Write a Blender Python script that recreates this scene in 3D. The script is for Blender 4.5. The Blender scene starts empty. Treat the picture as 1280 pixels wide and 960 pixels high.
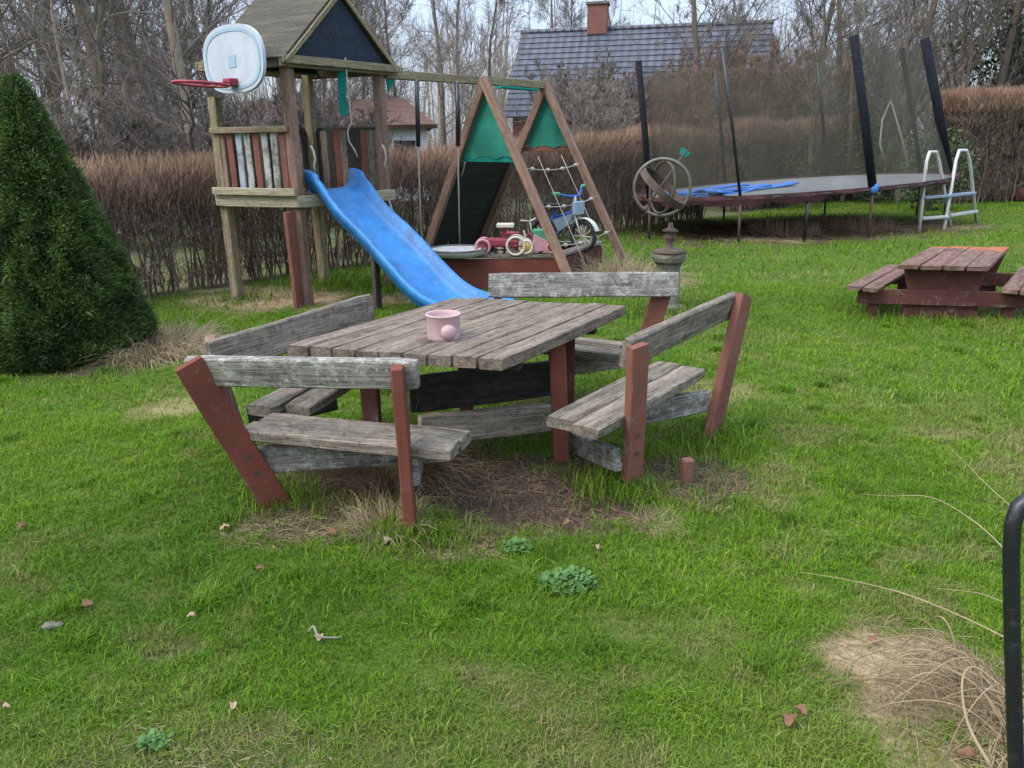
import bpy, bmesh, math, random
import numpy as np
from mathutils import Vector, Matrix
rng = np.random.default_rng(7); R = random.Random(11)
scene = bpy.context.scene; COL = scene.collection
rad = math.radians

# ------------------------------------------------------------------ camera model (used to site things on the lawn)
FPX = 961.0; HC = 1.6; PITCH = rad(17.23); ROLL = rad(0.6)
def ray(u, v):
    x = (u-640)/FPX; y = (480-v)/FPX
    c, s = math.cos(ROLL), math.sin(ROLL)
    x, y = c*x+s*y, -s*x+c*y
    cp, sp = math.cos(PITCH), math.sin(PITCH)
    return (x, cp+y*sp, -sp+y*cp)
def G(u, v, z=0.0):
    d = ray(u, v); t = (z-HC)/d[2]; return Vector((d[0]*t, d[1]*t, z))
def D(u, v, Y):
    d = ray(u, v); t = Y/d[1]; return Vector((d[0]*t, Y, HC+d[2]*t))
def PX(p):
    cp, sp = math.cos(PITCH), math.sin(PITCH)
    X, Y, Z = p[0], p[1], p[2]-HC
    f = Y*cp-Z*sp; up = Y*sp+Z*cp
    x, y = X/f, up/f
    c, s = math.cos(ROLL), math.sin(ROLL)
    return (640+(c*x-s*y)*FPX, 480-(s*x+c*y)*FPX)
cam_d = bpy.data.cameras.new('camera'); cam = bpy.data.objects.new('camera', cam_d); COL.objects.link(cam)
cam_d.sensor_width = 36; cam_d.sensor_fit = 'HORIZONTAL'; cam_d.lens = 36*FPX/1280; cam_d.clip_end = 600; cam_d.clip_start = .05
cam.matrix_world = Matrix.Translation((0, 0, HC)) @ Matrix.Rotation(math.pi/2-PITCH, 4, 'X') @ Matrix.Rotation(-ROLL, 4, 'Z')
scene.camera = cam

# ------------------------------------------------------------------ noise
_lat = rng.random((256, 256))
def vnoise(x, y, s):
    x = np.asarray(x, float)/s+1000.; y = np.asarray(y, float)/s+1000.
    xi = np.floor(x).astype(int); yi = np.floor(y).astype(int); fx = x-xi; fy = y-yi
    fx = fx*fx*(3-2*fx); fy = fy*fy*(3-2*fy)
    g = lambda a, b: _lat[a & 255, b & 255]
    return (g(xi, yi)*(1-fx)+g(xi+1, yi)*fx)*(1-fy)+(g(xi, yi+1)*(1-fx)+g(xi+1, yi+1)*fx)*fy
def fnoise(x, y, s): return (vnoise(x, y, s)*.55+vnoise(x, y, s*.47)*.3+vnoise(y, x, s*.21)*.15)
def hz(x, y): return (fnoise(x, y, 1.3)-.5)*.05

# ------------------------------------------------------------------ object helpers
WM = {}
def tag(o, label=None, cat=None, group=None, kind=None):
    if label: o['label'] = label
    if cat: o['category'] = cat
    if group: o['group'] = group
    if kind: o['kind'] = kind
    return o
def thing(name, label, cat, loc=(0, 0, 0), group=None):
    o = bpy.data.objects.new(name, None); COL.objects.link(o); o.empty_display_size = .1
    M = Matrix.Translation(loc); o.matrix_basis = M; WM[o.name] = M
    return tag(o, label, cat, group)
def link(name, me, mat, parent=None, M=None):
    o = bpy.data.objects.new(name, me); COL.objects.link(o)
    for m in (mat if isinstance(mat, (list, tuple)) else [mat]):
        if len(me.materials) < 8 and m is not None: me.materials.append(m)
    M = M or Matrix.Identity(4)
    WM[o.name] = M
    if parent is not None:
        o.parent = parent; o.matrix_basis = WM[parent.name].inverted() @ M
    else: o.matrix_basis = M
    return o
def mesh_np(name, V, polys, attrs=None, smooth=False):
    me = bpy.data.meshes.new(name); V = np.asarray(V, np.float32)
    polys = [np.asarray(p, np.int32) for p in polys if len(p)]
    me.vertices.add(len(V)); me.vertices.foreach_set('co', V.ravel())
    nl = sum(p.size for p in polys); nf = sum(len(p) for p in polys)
    me.loops.add(nl); me.polygons.add(nf)
    me.loops.foreach_set('vertex_index', np.concatenate([p.ravel() for p in polys]))
    tot = np.concatenate([np.full(len(p), p.shape[1], np.int32) for p in polys])
    me.polygons.foreach_set('loop_start', np.concatenate([[0], np.cumsum(tot)[:-1]]).astype(np.int32))
    try: me.polygons.foreach_set('loop_total', tot)
    except Exception: pass
    me.polygons.foreach_set('use_smooth', np.full(nf, smooth, bool))
    for k, a in (attrs or {}).items():
        at = me.attributes.new(k, 'FLOAT', 'POINT'); at.data.foreach_set('value', np.asarray(a, np.float32))
    me.update(calc_edges=True); me.validate()
    return me
class MB:
    def __init__(s): s.v = []; s.f = []; s.r = []
    def add(s, vs, fs, rnd=0.0):
        o = len(s.v); s.v += [tuple(v) for v in vs]; s.f += [tuple(i+o for i in f) for f in fs]; s.r += [rnd]*len(vs)
        return s
    def box(s, c, size, ax=(1, 0, 0), az=(0, 0, 1), bev=.006, rnd=0.0):
        c = Vector(c); x = Vector(ax).normalized(); z = Vector(az); z = (z-z.dot(x)*x).normalized(); y = z.cross(x)
        h = [k/2 for k in size]; b = min(bev, min(h)*.45); vs = []
        bm = bmesh.new(); bmesh.ops.create_cube(bm, size=1)
        for v in bm.verts: v.co = Vector((v.co.x*size[0], v.co.y*size[1], v.co.z*size[2]))
        if b > 0: bmesh.ops.bevel(bm, geom=list(bm.edges), offset=b, segments=2, affect='EDGES', profile=.5)
        bm.verts.index_update()
        vs = [c+x*v.co.x+y*v.co.y+z*v.co.z for v in bm.verts]; fs = [[v.index for v in f.verts] for f in bm.faces]
        bm.free(); return s.add(vs, fs, rnd)
    def plank(s, L, w, t, x0=0, y0=0, z0=0, ch=.005, jit=.0014, rnd=None, seg=.09, warp=.005, sh=0.0):
        rnd = R.random() if rnd is None else rnd
        n = max(2, int(L/seg)); prof = [(-w/2, -t/2+ch), (-w/2+ch, -t/2), (w/2-ch, -t/2), (w/2, -t/2+ch), (w/2, t/2-ch), (w/2-ch, t/2), (-w/2+ch, t/2), (-w/2, t/2-ch)]
        vs = []; fs = []; p1, p2 = R.random()*6, R.random()*6
        for i in range(n+1):
            a = i/n; wy = math.sin(a*3+p1)*warp*.5; wz = math.sin(a*4+p2)*warp*.5; e = 1-.06*(i in (0, n))
            for (y, z) in prof:
                vs.append((x0+a*L+y*e*sh+R.uniform(-1, 1)*jit*(2.2 if i in (0, n) else 1), y0+y*e+wy+R.uniform(-1, 1)*jit, z0+z*e+wz+R.uniform(-1, 1)*jit*.8))
        for i in range(n):
            for k in range(8):
                a = i*8+k; b = i*8+(k+1) % 8; fs.append((a, b, b+8, a+8))
        fs.append(tuple(reversed(range(8)))); fs.append(tuple(n*8+k for k in range(8)))
        return s.add(vs, fs, rnd)
    def tube(s, pts, r, n=8, rnd=0.0, cap=True):
        pts = [Vector(p) for p in pts]; rs = r if isinstance(r, (list, tuple)) else [r]*len(pts)
        vs = []; fs = []; prev = None
        for i, p in enumerate(pts):
            t = (pts[min(i+1, len(pts)-1)]-pts[max(i-1, 0)]).normalized()
            if prev is None: a = Vector((0, 0, 1)) if abs(t.z) < .9 else Vector((1, 0, 0)); x = t.cross(a).normalized()
            else: x = (prev-prev.dot(t)*t).normalized()
            prev = x; y = t.cross(x)
            vs += [p+(x*math.cos(6.2832*k/n)+y*math.sin(6.2832*k/n))*rs[i] for k in range(n)]
        for i in range(len(pts)-1):
            for k in range(n): fs.append((i*n+k, i*n+(k+1) % n, (i+1)*n+(k+1) % n, (i+1)*n+k))
        if cap: fs.append(tuple(reversed(range(n)))); fs.append(tuple((len(pts)-1)*n+k for k in range(n)))
        return s.add(vs, fs, rnd)
    def curve(s, pts, r, n=6):
        P = [Vector(p) for p in pts]; rs = r if isinstance(r, (list, tuple)) else [r]*len(P); out = []; ro = []
        for i in range(len(P)-1):
            a, d = P[max(i-1, 0)], P[min(i+2, len(P)-1)]
            for k in range(5):
                t = k/5; out.append(.5*(2*P[i]+(P[i+1]-a)*t+(2*a-5*P[i]+4*P[i+1]-d)*t*t+(3*P[i]-3*P[i+1]+d-a)*t**3)); ro.append(rs[i]+(rs[i+1]-rs[i])*t)
        return s.tube(out+[P[-1]], ro+[rs[-1]], n)
    def torus(s, c, axis, RR, r, n=40, m=8, sx=1.0, flat=None):
        c = Vector(c); z = Vector(axis).normalized(); a = Vector((0, 0, 1)) if abs(z.z) < .9 else Vector((1, 0, 0)); x = a.cross(z).normalized(); y = z.cross(x); vs = []; fs = []
        rz = flat if flat else r
        for i in range(n):
            t = 6.28318*i/n; d = x*math.cos(t)*sx+y*math.sin(t)
            for k in range(m):
                q = 6.28318*k/m; vs.append(c+d*(RR+r*math.cos(q))+z*rz*math.sin(q))
        for i in range(n):
            for k in range(m): fs.append((i*m+k, ((i+1) % n)*m+k, ((i+1) % n)*m+(k+1) % m, i*m+(k+1) % m))
        return s.add(vs, fs)
    def lathe(s, c, prof, n=24, axis=(0, 0, 1), jit=0):
        c = Vector(c); z = Vector(axis).normalized(); a = Vector((0, 1, 0)) if abs(z.y) < .9 else Vector((1, 0, 0)); x = a.cross(z).normalized(); y = z.cross(x); vs = []; fs = []
        for (r, h) in prof:
            for k in range(n):
                q = 6.28318*k/n; rr = r*(1+R.uniform(-1, 1)*jit); vs.append(c+(x*math.cos(q)+y*math.sin(q))*rr+z*h)
        for i in range(len(prof)-1):
            for k in range(n): fs.append((i*n+k, i*n+(k+1) % n, (i+1)*n+(k+1) % n, (i+1)*n+k))
        fs.append(tuple(reversed(range(n)))); fs.append(tuple((len(prof)-1)*n+k for k in range(n)))
        return s.add(vs, fs)
    def slab(s, poly, thick, nrm=None):
        P = [Vector(p) for p in poly]; n = len(P)
        nrm = Vector(nrm) if nrm else (P[1]-P[0]).cross(P[2]-P[0]).normalized()
        vs = [p+nrm*thick/2 for p in P]+[p-nrm*thick/2 for p in P]
        return s.add(vs, [tuple(range(n)), tuple(range(2*n-1, n-1, -1))]+[(i, i+n, (i+1) % n+n, (i+1) % n) for i in range(n)])
    def build(s, name, mat, parent=None, M=None, smooth=False):
        me = bpy.data.meshes.new(name); me.from_pydata(s.v, [], s.f); me.update()
        bm = bmesh.new(); bm.from_mesh(me); bmesh.ops.recalc_face_normals(bm, faces=bm.faces); bm.to_mesh(me); bm.free()
        at = me.attributes.new('rnd', 'FLOAT', 'POINT'); at.data.foreach_set('value', s.r)
        if smooth:
            me.polygons.foreach_set('use_smooth', [True]*len(me.polygons))
        return link(name, me, mat, parent, M)
def frame(p0, p1, up=(0, 0, 1)):
    p0 = Vector(p0); x = (Vector(p1)-p0); L = x.length; x.normalize(); z = Vector(up); z = (z-z.dot(x)*x)
    if z.length < 1e-4: z = Vector((1, 0, 0))-x*x.x
    z.normalize(); y = z.cross(x)
    M = Matrix(((x.x, y.x, z.x, p0.x), (x.y, y.y, z.y, p0.y), (x.z, y.z, z.z, p0.z), (0, 0, 0, 1)))
    return M, L
def plank(name, parent, mat, p0, p1, w, t, up=(0, 0, 1), **k):
    M, L = frame(p0, p1, up); return MB().plank(L, w, t, **k).build(name, mat, parent, M)
def rod(name, parent, mat, pts, r, n=8): return MB().tube(pts, r, n).build(name, mat, parent, None, True)

# ------------------------------------------------------------------ materials
class NT:
    def __init__(s, name):
        s.m = bpy.data.materials.new(name); s.m.use_nodes = True; s.t = s.m.node_tree; s.t.nodes.clear()
        s.out = s.n('ShaderNodeOutputMaterial')
    def n(s, typ, **k):
        nd = s.t.nodes.new(typ)
        for a, b in k.items(): setattr(nd, a, b)
        return nd
    def l(s, a, b): s.t.links.new(a, b)
    def coord(s, which='Object', scale=(1, 1, 1), rnd=True):
        tc = s.n('ShaderNodeTexCoord'); src = tc.outputs[which]
        if rnd:
            at = s.n('ShaderNodeAttribute', attribute_name='rnd'); oi = s.n('ShaderNodeObjectInfo')
            m1 = s.n('ShaderNodeMath', operation='MULTIPLY_ADD'); s.l(oi.outputs['Random'], m1.inputs[0]); m1.inputs[1].default_value = 37.; s.l(at.outputs['Fac'], m1.inputs[2])
            m2 = s.n('ShaderNodeMath', operation='MULTIPLY'); s.l(m1.outputs[0], m2.inputs[0]); m2.inputs[1].default_value = 17.
            va = s.n('ShaderNodeVectorMath', operation='ADD'); s.l(src, va.inputs[0]); s.l(m2.outputs[0], va.inputs[1]); src = va.outputs[0]
        mp = s.n('ShaderNodeMapping'); mp.inputs['Scale'].default_value = scale; s.l(src, mp.inputs['Vector'])
        return mp.outputs[0]
    def noise(s, vec, scale, det=5, rough=.6, dist=0):
        nd = s.n('ShaderNodeTexNoise'); s.l(vec, nd.inputs['Vector']); nd.inputs['Scale'].default_value = scale; nd.inputs['Detail'].default_value = det; nd.inputs['Roughness'].default_value = rough; nd.inputs['Distortion'].default_value = dist
        return nd.outputs['Fac']
    def ramp(s, fac, stops):
        nd = s.n('ShaderNodeValToRGB'); el = nd.color_ramp.elements
        while len(el) > 1: el.remove(el[-1])
        el[0].position = stops[0][0]; c = stops[0][1]; el[0].color = (*c, 1) if len(c) == 3 else c
        for p, c in stops[1:]:
            e = el.new(p); e.color = (*c, 1) if len(c) == 3 else c
        s.l(fac, nd.inputs[0]); return nd.outputs[0]
    def mask(s, fac, lo, hi): return s.ramp(fac, [(lo, (0, 0, 0)), (hi, (1, 1, 1))])
    def mix(s, fac, a, b, mode='MIX'):
        nd = s.n('ShaderNodeMix', data_type='RGBA', blend_type=mode)
        for inp, v in ((nd.inputs[0], fac), (nd.inputs[6], a), (nd.inputs[7], b)):
            if isinstance(v, (int, float)): inp.default_value = v
            elif isinstance(v, tuple): inp.default_value = (*v, 1) if len(v) == 3 else v
            else: s.l(v, inp)
        return nd.outputs[2]
    def bump(s, h, strength=.4, dist=.01):
        nd = s.n('ShaderNodeBump'); nd.inputs['Strength'].default_value = strength; nd.inputs['Distance'].default_value = dist; s.l(h, nd.inputs['Height']); return nd.outputs[0]
    def done(s, col, rough=.8, normal=None, metal=0, spec=.3, trans=None):
        b = s.n('ShaderNodeBsdfPrincipled')
        if isinstance(col, tuple): b.inputs['Base Color'].default_value = (*col, 1)
        else: s.l(col, b.inputs['Base Color'])
        if isinstance(rough, (int, float)): b.inputs['Roughness'].default_value = rough
        else: s.l(rough, b.inputs['Roughness'])
        b.inputs['Metallic'].default_value = metal; b.inputs['Specular IOR Level'].default_value = spec
        if normal is not None: s.l(normal, b.inputs['Normal'])
        sh = b.outputs[0]
        if trans:
            tr = s.n('ShaderNodeBsdfTranslucent')
            if isinstance(col, tuple): tr.inputs[0].default_value = (*col, 1)
            else: s.l(col, tr.inputs[0])
            mx = s.n('ShaderNodeMixShader'); mx.inputs[0].default_value = trans; s.l(sh, mx.inputs[1]); s.l(tr.outputs[0], mx.inputs[2]); sh = mx.outputs[0]
        s.l(sh, s.out.inputs[0]); return s.m

def wood(name, light, mid, dark, lichen=(.3, .31, .2), lich=.35, paint=None, wear=.45, grad=None):
    t = NT(name)
    g = t.coord('Object', (1.6, 22, 22)); f = t.coord('Object', (5, 150, 150)); b = t.coord('Object', (1, 1, 1))
    n1 = t.noise(g, 1.0, 6, .65, .4); n2 = t.noise(f, 1.0, 4, .7); n3 = t.noise(b, 9, 6, .7); n4 = t.noise(b, 38, 5, .75); n5 = t.noise(b, 2.3, 3, .6)
    c = t.ramp(n1, [(.25, dark), (.45, mid), (.7, light)])
    c = t.mix(t.mask(n2, .4, .6), t.mix(.7, c, dark), c)
    n6 = t.noise(b, 17, 7, .72)
    c = t.mix(t.mix(1., t.mask(n6, .5, .6), t.mask(n4, .4, .56), 'MULTIPLY'), c, t.mix(min(1, lich*1.35), c, lichen))
    c = t.mix(t.mask(t.noise(b, 26, 6, .75), .55, .63), c, t.mix(.6, c, dark))
    c = t.mix(t.mask(n4, .54, .7), c, t.mix(.65, c, (.05, .042, .034)))
    c = t.mix(t.mask(n5, .55, .75), c, t.mix(.35, c, (.09, .075, .06)))
    if paint:
        pm = t.ramp(n3, [(wear-.06, (0, 0, 0)), (wear+.03, (1, 1, 1))])
        if grad:
            sp_ = t.n('ShaderNodeSeparateXYZ'); tc_ = t.n('ShaderNodeTexCoord'); t.l(tc_.outputs['Object'], sp_.inputs[0]); mr = t.n('ShaderNodeMapRange'); t.l(sp_.outputs[0], mr.inputs[0]); mr.inputs[1].default_value, mr.inputs[2].default_value = grad
            pm = t.mask(t.mix(.5, mr.outputs[0], n3), .62, .68)
        pc = t.mix(t.mask(n5, .35, .7), paint, tuple(k*.62 for k in paint)); pc = t.mix(t.mask(n2, .3, .6), t.mix(.3, pc, dark), pc)
        pc = t.mix(t.mask(n4, .58, .7), pc, t.mix(.35, pc, (.3, .24, .2)))
        c = t.mix(pm, c, pc)
    hgt = t.mix(.5, n1, n2)
    return t.done(c, .88, t.bump(hgt, .75, .006), spec=.15)
def plain(name, col, rough=.6, var=.25, scale=12, metal=0, spec=.4, dirt=(.1, .09, .07), dirtamt=.4, trans=None, bump=.15):
    t = NT(name); b = t.coord('Object'); n = t.noise(b, scale, 6, .65); n2 = t.noise(b, scale*4.5, 4, .7)
    c = t.mix(t.mask(n, .3, .7), tuple(k*(1-var) for k in col), col)
    c = t.mix(t.mask(n2, .55, .75), c, t.mix(dirtamt, c, dirt))
    return t.done(c, rough, t.bump(n2, bump, .004), metal, spec, trans)
M_ = {}
M_['greywood'] = wood('weathered_grey_wood', (.37, .305, .235), (.22, .178, .136), (.042, .034, .026))
M_['topwood'] = wood('weathered_tabletop_wood', (.32, .25, .19), (.19, .145, .11), (.038, .03, .023), (.3, .29, .19), .3)
M_['lichwood'] = wood('lichen_covered_wood', (.4, .37, .32), (.24, .225, .185), (.055, .048, .04), (.46, .46, .39), .65)
M_['olivewood'] = wood('algae_tinted_wood', (.38, .31, .2), (.27, .215, .13), (.09, .07, .045), (.25, .27, .12), .4)
M_['palewood'] = wood('pale_algae_wood', (.5, .44, .31), (.38, .33, .22), (.14, .12, .08), (.3, .33, .18), .4)
M_['kidtop'] = wood('worn_red_brown_boards', (.26, .165, .125), (.17, .095, .07), (.06, .034, .026), (.35, .27, .2), .4)
M_['kidtable'] = wood('worn_red_brown_top_with_orange_paint', (.26, .165, .125), (.17, .095, .07), (.06, .034, .026), (.35, .27, .2), .4, paint=(.4, .13, .06), grad=(1.1, 1.68))
M_['brownwood'] = wood('brown_stained_wood', (.36, .23, .16), (.26, .155, .11), (.09, .06, .045), (.25, .2, .14), .3)
M_['darkwood'] = wood('dark_shaded_wood', (.10, .085, .075), (.06, .052, .047), (.02, .018, .016), (.1, .1, .07), .3)  # dark boards; under the tabletop this tone paints in the shade
M_['redpaint'] = wood('worn_red_paint', (.33, .26, .21), (.22, .17, .14), (.06, .05, .04), paint=(.2, .06, .038), wear=.31)
M_['redfade'] = wood('faded_red_paint', (.33, .26, .21), (.22, .17, .14), (.06, .05, .04), paint=(.22, .088, .06), wear=.38)
M_['whitepaint'] = wood('peeling_white_paint', (.33, .29, .24), (.22, .19, .16), (.07, .06, .05), paint=(.47, .47, .41), wear=.48)
M_['bluewhite'] = wood('peeling_bluish_white_paint', (.33, .29, .24), (.22, .19, .16), (.07, .06, .05), paint=(.4, .46, .5), wear=.44)
M_['darkred'] = wood('dark_red_brown_stain', (.24, .15, .125), (.16, .095, .08), (.06, .035, .03), (.3, .24, .19), .35, paint=(.115, .045, .034), wear=.42)
M_['blueplastic'] = plain('blue_slide_plastic', (.018, .185, .47), .5, .5, 3.5, dirt=(.16, .24, .32), dirtamt=.6)
M_['bluetarp'] = plain('blue_pad_vinyl', (.05, .2, .56), .5, .3, 6)
M_['teal'] = plain('teal_fabric', (.02, .3, .24), .8, .35, 6, trans=.3, spec=.1)
M_['green'] = plain('green_tarp_fabric', (.05, .32, .22), .8, .45, 3, trans=.35, spec=.1)
M_['navy'] = plain('dark_navy_fabric', (.018, .03, .045), .7, .4, 4, spec=.2)
M_['black'] = plain('black_metal', (.012, .013, .016), .4, .3, 10, spec=.5, bump=.05)
M_['foam'] = plain('black_pole_padding', (.014, .016, .024), .85, .4, 9, spec=.15)
M_['blackboard'] = plain('black_climbing_board', (.025, .026, .028), .7, .5, 4, spec=.2)
M_['white'] = plain('white_plastic', (.48, .52, .56), .5, .2, 5, dirt=(.4, .4, .35), dirtamt=.3)
M_['paleblue'] = plain('pale_blue_print', (.3, .44, .52), .5, .15, 5, dirtamt=.2)
M_['rimred'] = plain('red_hoop_metal', (.32, .035, .05), .5, .3, 10)
M_['alum'] = plain('dull_white_metal', (.52, .52, .47), .45, .2, 9, metal=.0)
M_['stepblue'] = plain('blue_grey_step', (.25, .32, .38), .6, .2, 9)
M_['pink'] = plain('pink_glazed_pot', (.5, .34, .33), .65, .25, 14, dirt=(.35, .25, .2), dirtamt=.45)
M_['stone'] = plain('mossy_cast_stone', (.2, .185, .15), .9, .6, 7, dirt=(.07, .085, .03), dirtamt=.7, spec=.1, bump=.5)
M_['rust'] = plain('rusty_metal', (.12, .085, .065), .8, .5, 18, metal=.2, bump=.4)
M_['brass'] = plain('weathered_brass', (.2, .18, .14), .6, .5, 14, metal=.4)
M_['bark'] = plain('grey_brown_bark', (.2, .165, .13), .95, .55, 7, dirt=(.16, .17, .08), dirtamt=.5, spec=.05, bump=.9)
M_['barkpale'] = plain('pale_tan_bark', (.34, .27, .21), .95, .45, 7, dirt=(.14, .13, .08), dirtamt=.5, spec=.05, bump=.9)
M_['twig'] = plain('bare_twig', (.2, .168, .14), .9, .4, 3, spec=.1)
M_['twigpale'] = plain('pale_twig', (.31, .265, .22), .9, .4, 3, spec=.1)
M_['twigred'] = plain('reddish_twig', (.26, .17, .125), .9, .4, 3, spec=.1)
M_['hedgetop'] = plain('hedge_reddish_shoot', (.4, .25, .165), .9, .45, 3, spec=.1)
M_['hedgemid'] = plain('hedge_brown_twig', (.225, .165, .125), .9, .55, 3, spec=.1)
M_['straw'] = plain('dry_straw', (.44, .345, .2), .85, .45, 6, dirt=(.24, .17, .1), dirtamt=.5, spec=.1, trans=.15)
M_['darkstraw'] = plain('brown_shaded_straw', (.27, .18, .115), .9, .5, 6, dirt=(.08, .05, .035), dirtamt=.6, spec=.1)  # browner straw, its colour also holding the shade below the table
M_['brownleaf'] = plain('fallen_leaf_brown', (.24, .13, .07), .8, .4, 30, spec=.2, trans=.15)
M_['paleleaf'] = plain('fallen_leaf_pale', (.42, .3, .18), .8, .4, 30, spec=.2, trans=.15)
M_['weed'] = plain('weed_leaf_green', (.1, .22, .05), .6, .4, 30, dirt=(.3, .42, .2), dirtamt=.7, spec=.3, trans=.25)
M_['mat'] = plain('grey_trampoline_mat', (.2, .2, .19), .8, .2, 3, spec=.2)
M_['skirt'] = plain('faded_maroon_skirt', (.075, .035, .035), .8, .5, 4, spec=.1)
M_['rubber'] = plain('black_rubber', (.02, .02, .022), .75, .3, 20)
M_['toyred'] = plain('faded_toy_red', (.3, .04, .06), .5, .3, 12)
M_['toypink'] = plain('faded_toy_pink', (.6, .3, .32), .5, .3, 12)
M_['toycream'] = plain('cream_toy_plastic', (.6, .55, .42), .5, .2, 12)
M_['toyyellow'] = plain('yellow_toy_plastic', (.6, .4, .08), .5, .2, 12)
M_['toygreen'] = plain('green_toy_plastic', (.06, .3, .14), .5, .3, 12)
M_['toyblue'] = plain('blue_toy_plastic', (.03, .09, .4), .45, .3, 12)
M_['rope'] = plain('pale_rope', (.42, .37, .3), .9, .3, 30)
M_['brick'] = plain('red_brick', (.23, .105, .075), .9, .35, 8, bump=.4)
M_['brickwall'] = plain('red_brick_wall', (.3, .13, .09), .9, .35, 8, bump=.4)
M_['render'] = plain('white_rendered_wall', (.62, .62, .6), .9, .15, 3)
M_['glassdark'] = plain('dark_window_glass', (.03, .035, .04), .12, .2, 2, spec=.6, bump=0)
M_['sand'] = plain('damp_sand', (.3, .24, .16), .95, .4, 8, bump=.5)

def attr_leaf(name, stops, trans=.25, extra=None):
    t = NT(name); at = t.n('ShaderNodeAttribute', attribute_name='rnd')
    c = t.ramp(at.outputs['Fac'], stops)
    if extra:
        a2 = t.n('ShaderNodeAttribute', attribute_name='dry'); at3 = t.n('ShaderNodeAttribute', attribute_name='rnd')
        c = t.mix(a2.outputs['Fac'], c, t.ramp(at3.outputs['Fac'], extra))
    return t.done(c, .6, None, 0, .2, trans)
M_['grass'] = attr_leaf('lawn_grass', [(0, (.045, .114, .004)), (.4, (.098, .208, .006)), (.75, (.148, .27, .009)), (1, (.225, .305, .025))], .3,
                        [(0, (.16, .15, .045)), (.5, (.26, .21, .09)), (1, (.36, .29, .15))])
M_['needle'] = attr_leaf('conifer_needles', [(0, (.045, .08, .026)), (.5, (.08, .138, .036)), (.85, (.115, .18, .046)), (1, (.17, .225, .06))], .28)
M_['evergreen'] = attr_leaf('evergreen_leaves', [(0, (.02, .035, .016)), (.5, (.045, .075, .028)), (1, (.09, .12, .05))], .15)

# roof tiles and ground
t = NT('dark_roof_tiles'); b = t.coord('Object', (1, 1, 1), False); w1 = t.n('ShaderNodeTexWave', wave_type='BANDS', bands_direction='X'); t.l(b, w1.inputs[0]); w1.inputs['Scale'].default_value = 1.05; w1.inputs['Distortion'].default_value = .4
n = t.noise(b, 2.5, 5, .6); c = t.mix(t.mask(n, .3, .7), (.06, .068, .082), (.095, .103, .12)); c = t.mix(t.mask(w1.outputs['Fac'], .0, .5), t.mix(.3, c, (.02, .022, .028)), c)
M_['tiles'] = t.done(c, .5, t.bump(w1.outputs['Fac'], .8, .05), spec=.4)
t = NT('red_brown_roof_tiles'); b = t.coord('Object', (1, 1, 1), False); n = t.noise(b, 3, 5, .6)
M_['redtiles'] = t.done(t.mix(t.mask(n, .3, .7), (.1, .062, .048), (.155, .095, .072)), .9, spec=.1)
t = NT('tar_paper'); b = t.coord('Object', (1, 1, 1), False); n = t.noise(t.coord('Object', (1.5, 14, 5), False), 1, 6, .65, 1.2); n2 = t.noise(b, 60, 4, .7)
c = t.ramp(n, [(.3, (.045, .04, .033)), (.5, (.075, .067, .053)), (.72, (.125, .112, .082))]); c = t.mix(t.mask(n2, .5, .7), c, t.mix(.4, c, (.24, .22, .16)))
M_['tar'] = t.done(c, .95, t.bump(n, .4, .01), spec=.1)
t = NT('lawn_soil'); b = t.coord('Object', (1, 1, 1), False)
n1 = t.noise(b, 3.2, 7, .65); n2 = t.noise(b, 40, 6, .75); n3 = t.noise(b, 140, 4, .7)
lawn = t.ramp(n2, [(.3, (.03, .058, .008)), (.52, (.065, .115, .012)), (.75, (.13, .145, .035))])
lawn = t.mix(t.mask(n1, .45, .7), lawn, t.mix(.45, lawn, (.16, .12, .06)))
soil = t.ramp(n2, [(.3, (.02, .014, .01)), (.5, (.05, .034, .025)), (.7, (.12, .085, .06))]); soil = t.mix(t.mask(n3, .5, .7), soil, t.mix(.4, soil, (.22, .16, .1)))  # soil colour deepened to include shade under the table and trampoline
sandc = t.ramp(n2, [(.3, (.2, .135, .075)), (.5, (.39, .28, .16)), (.7, (.52, .4, .245))])
litter = t.ramp(n3, [(.3, (.05, .045, .02)), (.5, (.13, .115, .06)), (.7, (.27, .22, .14))]); litter = t.mix(t.mask(n1, .45, .6), litter, (.07, .11, .03))
for col, an in ((soil, 'bare'), (sandc, 'sandy'), (litter, 'litter')):
    a = t.n('ShaderNodeAttribute', attribute_name=an); lawn = t.mix(a.outputs['Fac'], lawn, col)
M_['ground'] = t.done(lawn, .95, t.bump(n2, .9, .015), spec=.08)

def netmat(name, col, opa):
    t = NT(name); d = t.n('ShaderNodeBsdfDiffuse'); d.inputs[0].default_value = (*col, 1); tr = t.n('ShaderNodeBsdfTransparent'); mx = t.n('ShaderNodeMixShader')
    b = t.coord('Object', (1, 1, 1), False); n = t.noise(b, 1.3, 4, .6); r = t.ramp(n, [(.3, (opa-.12,)*3), (.7, (opa+.12,)*3)]); t.l(r, mx.inputs[0])
    t.l(tr.outputs[0], mx.inputs[1]); t.l(d.outputs[0], mx.inputs[2]); t.l(mx.outputs[0], t.out.inputs[0]); return t.m
M_['net'] = netmat('safety_net_mesh', (.1, .095, .07), .32)

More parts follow.
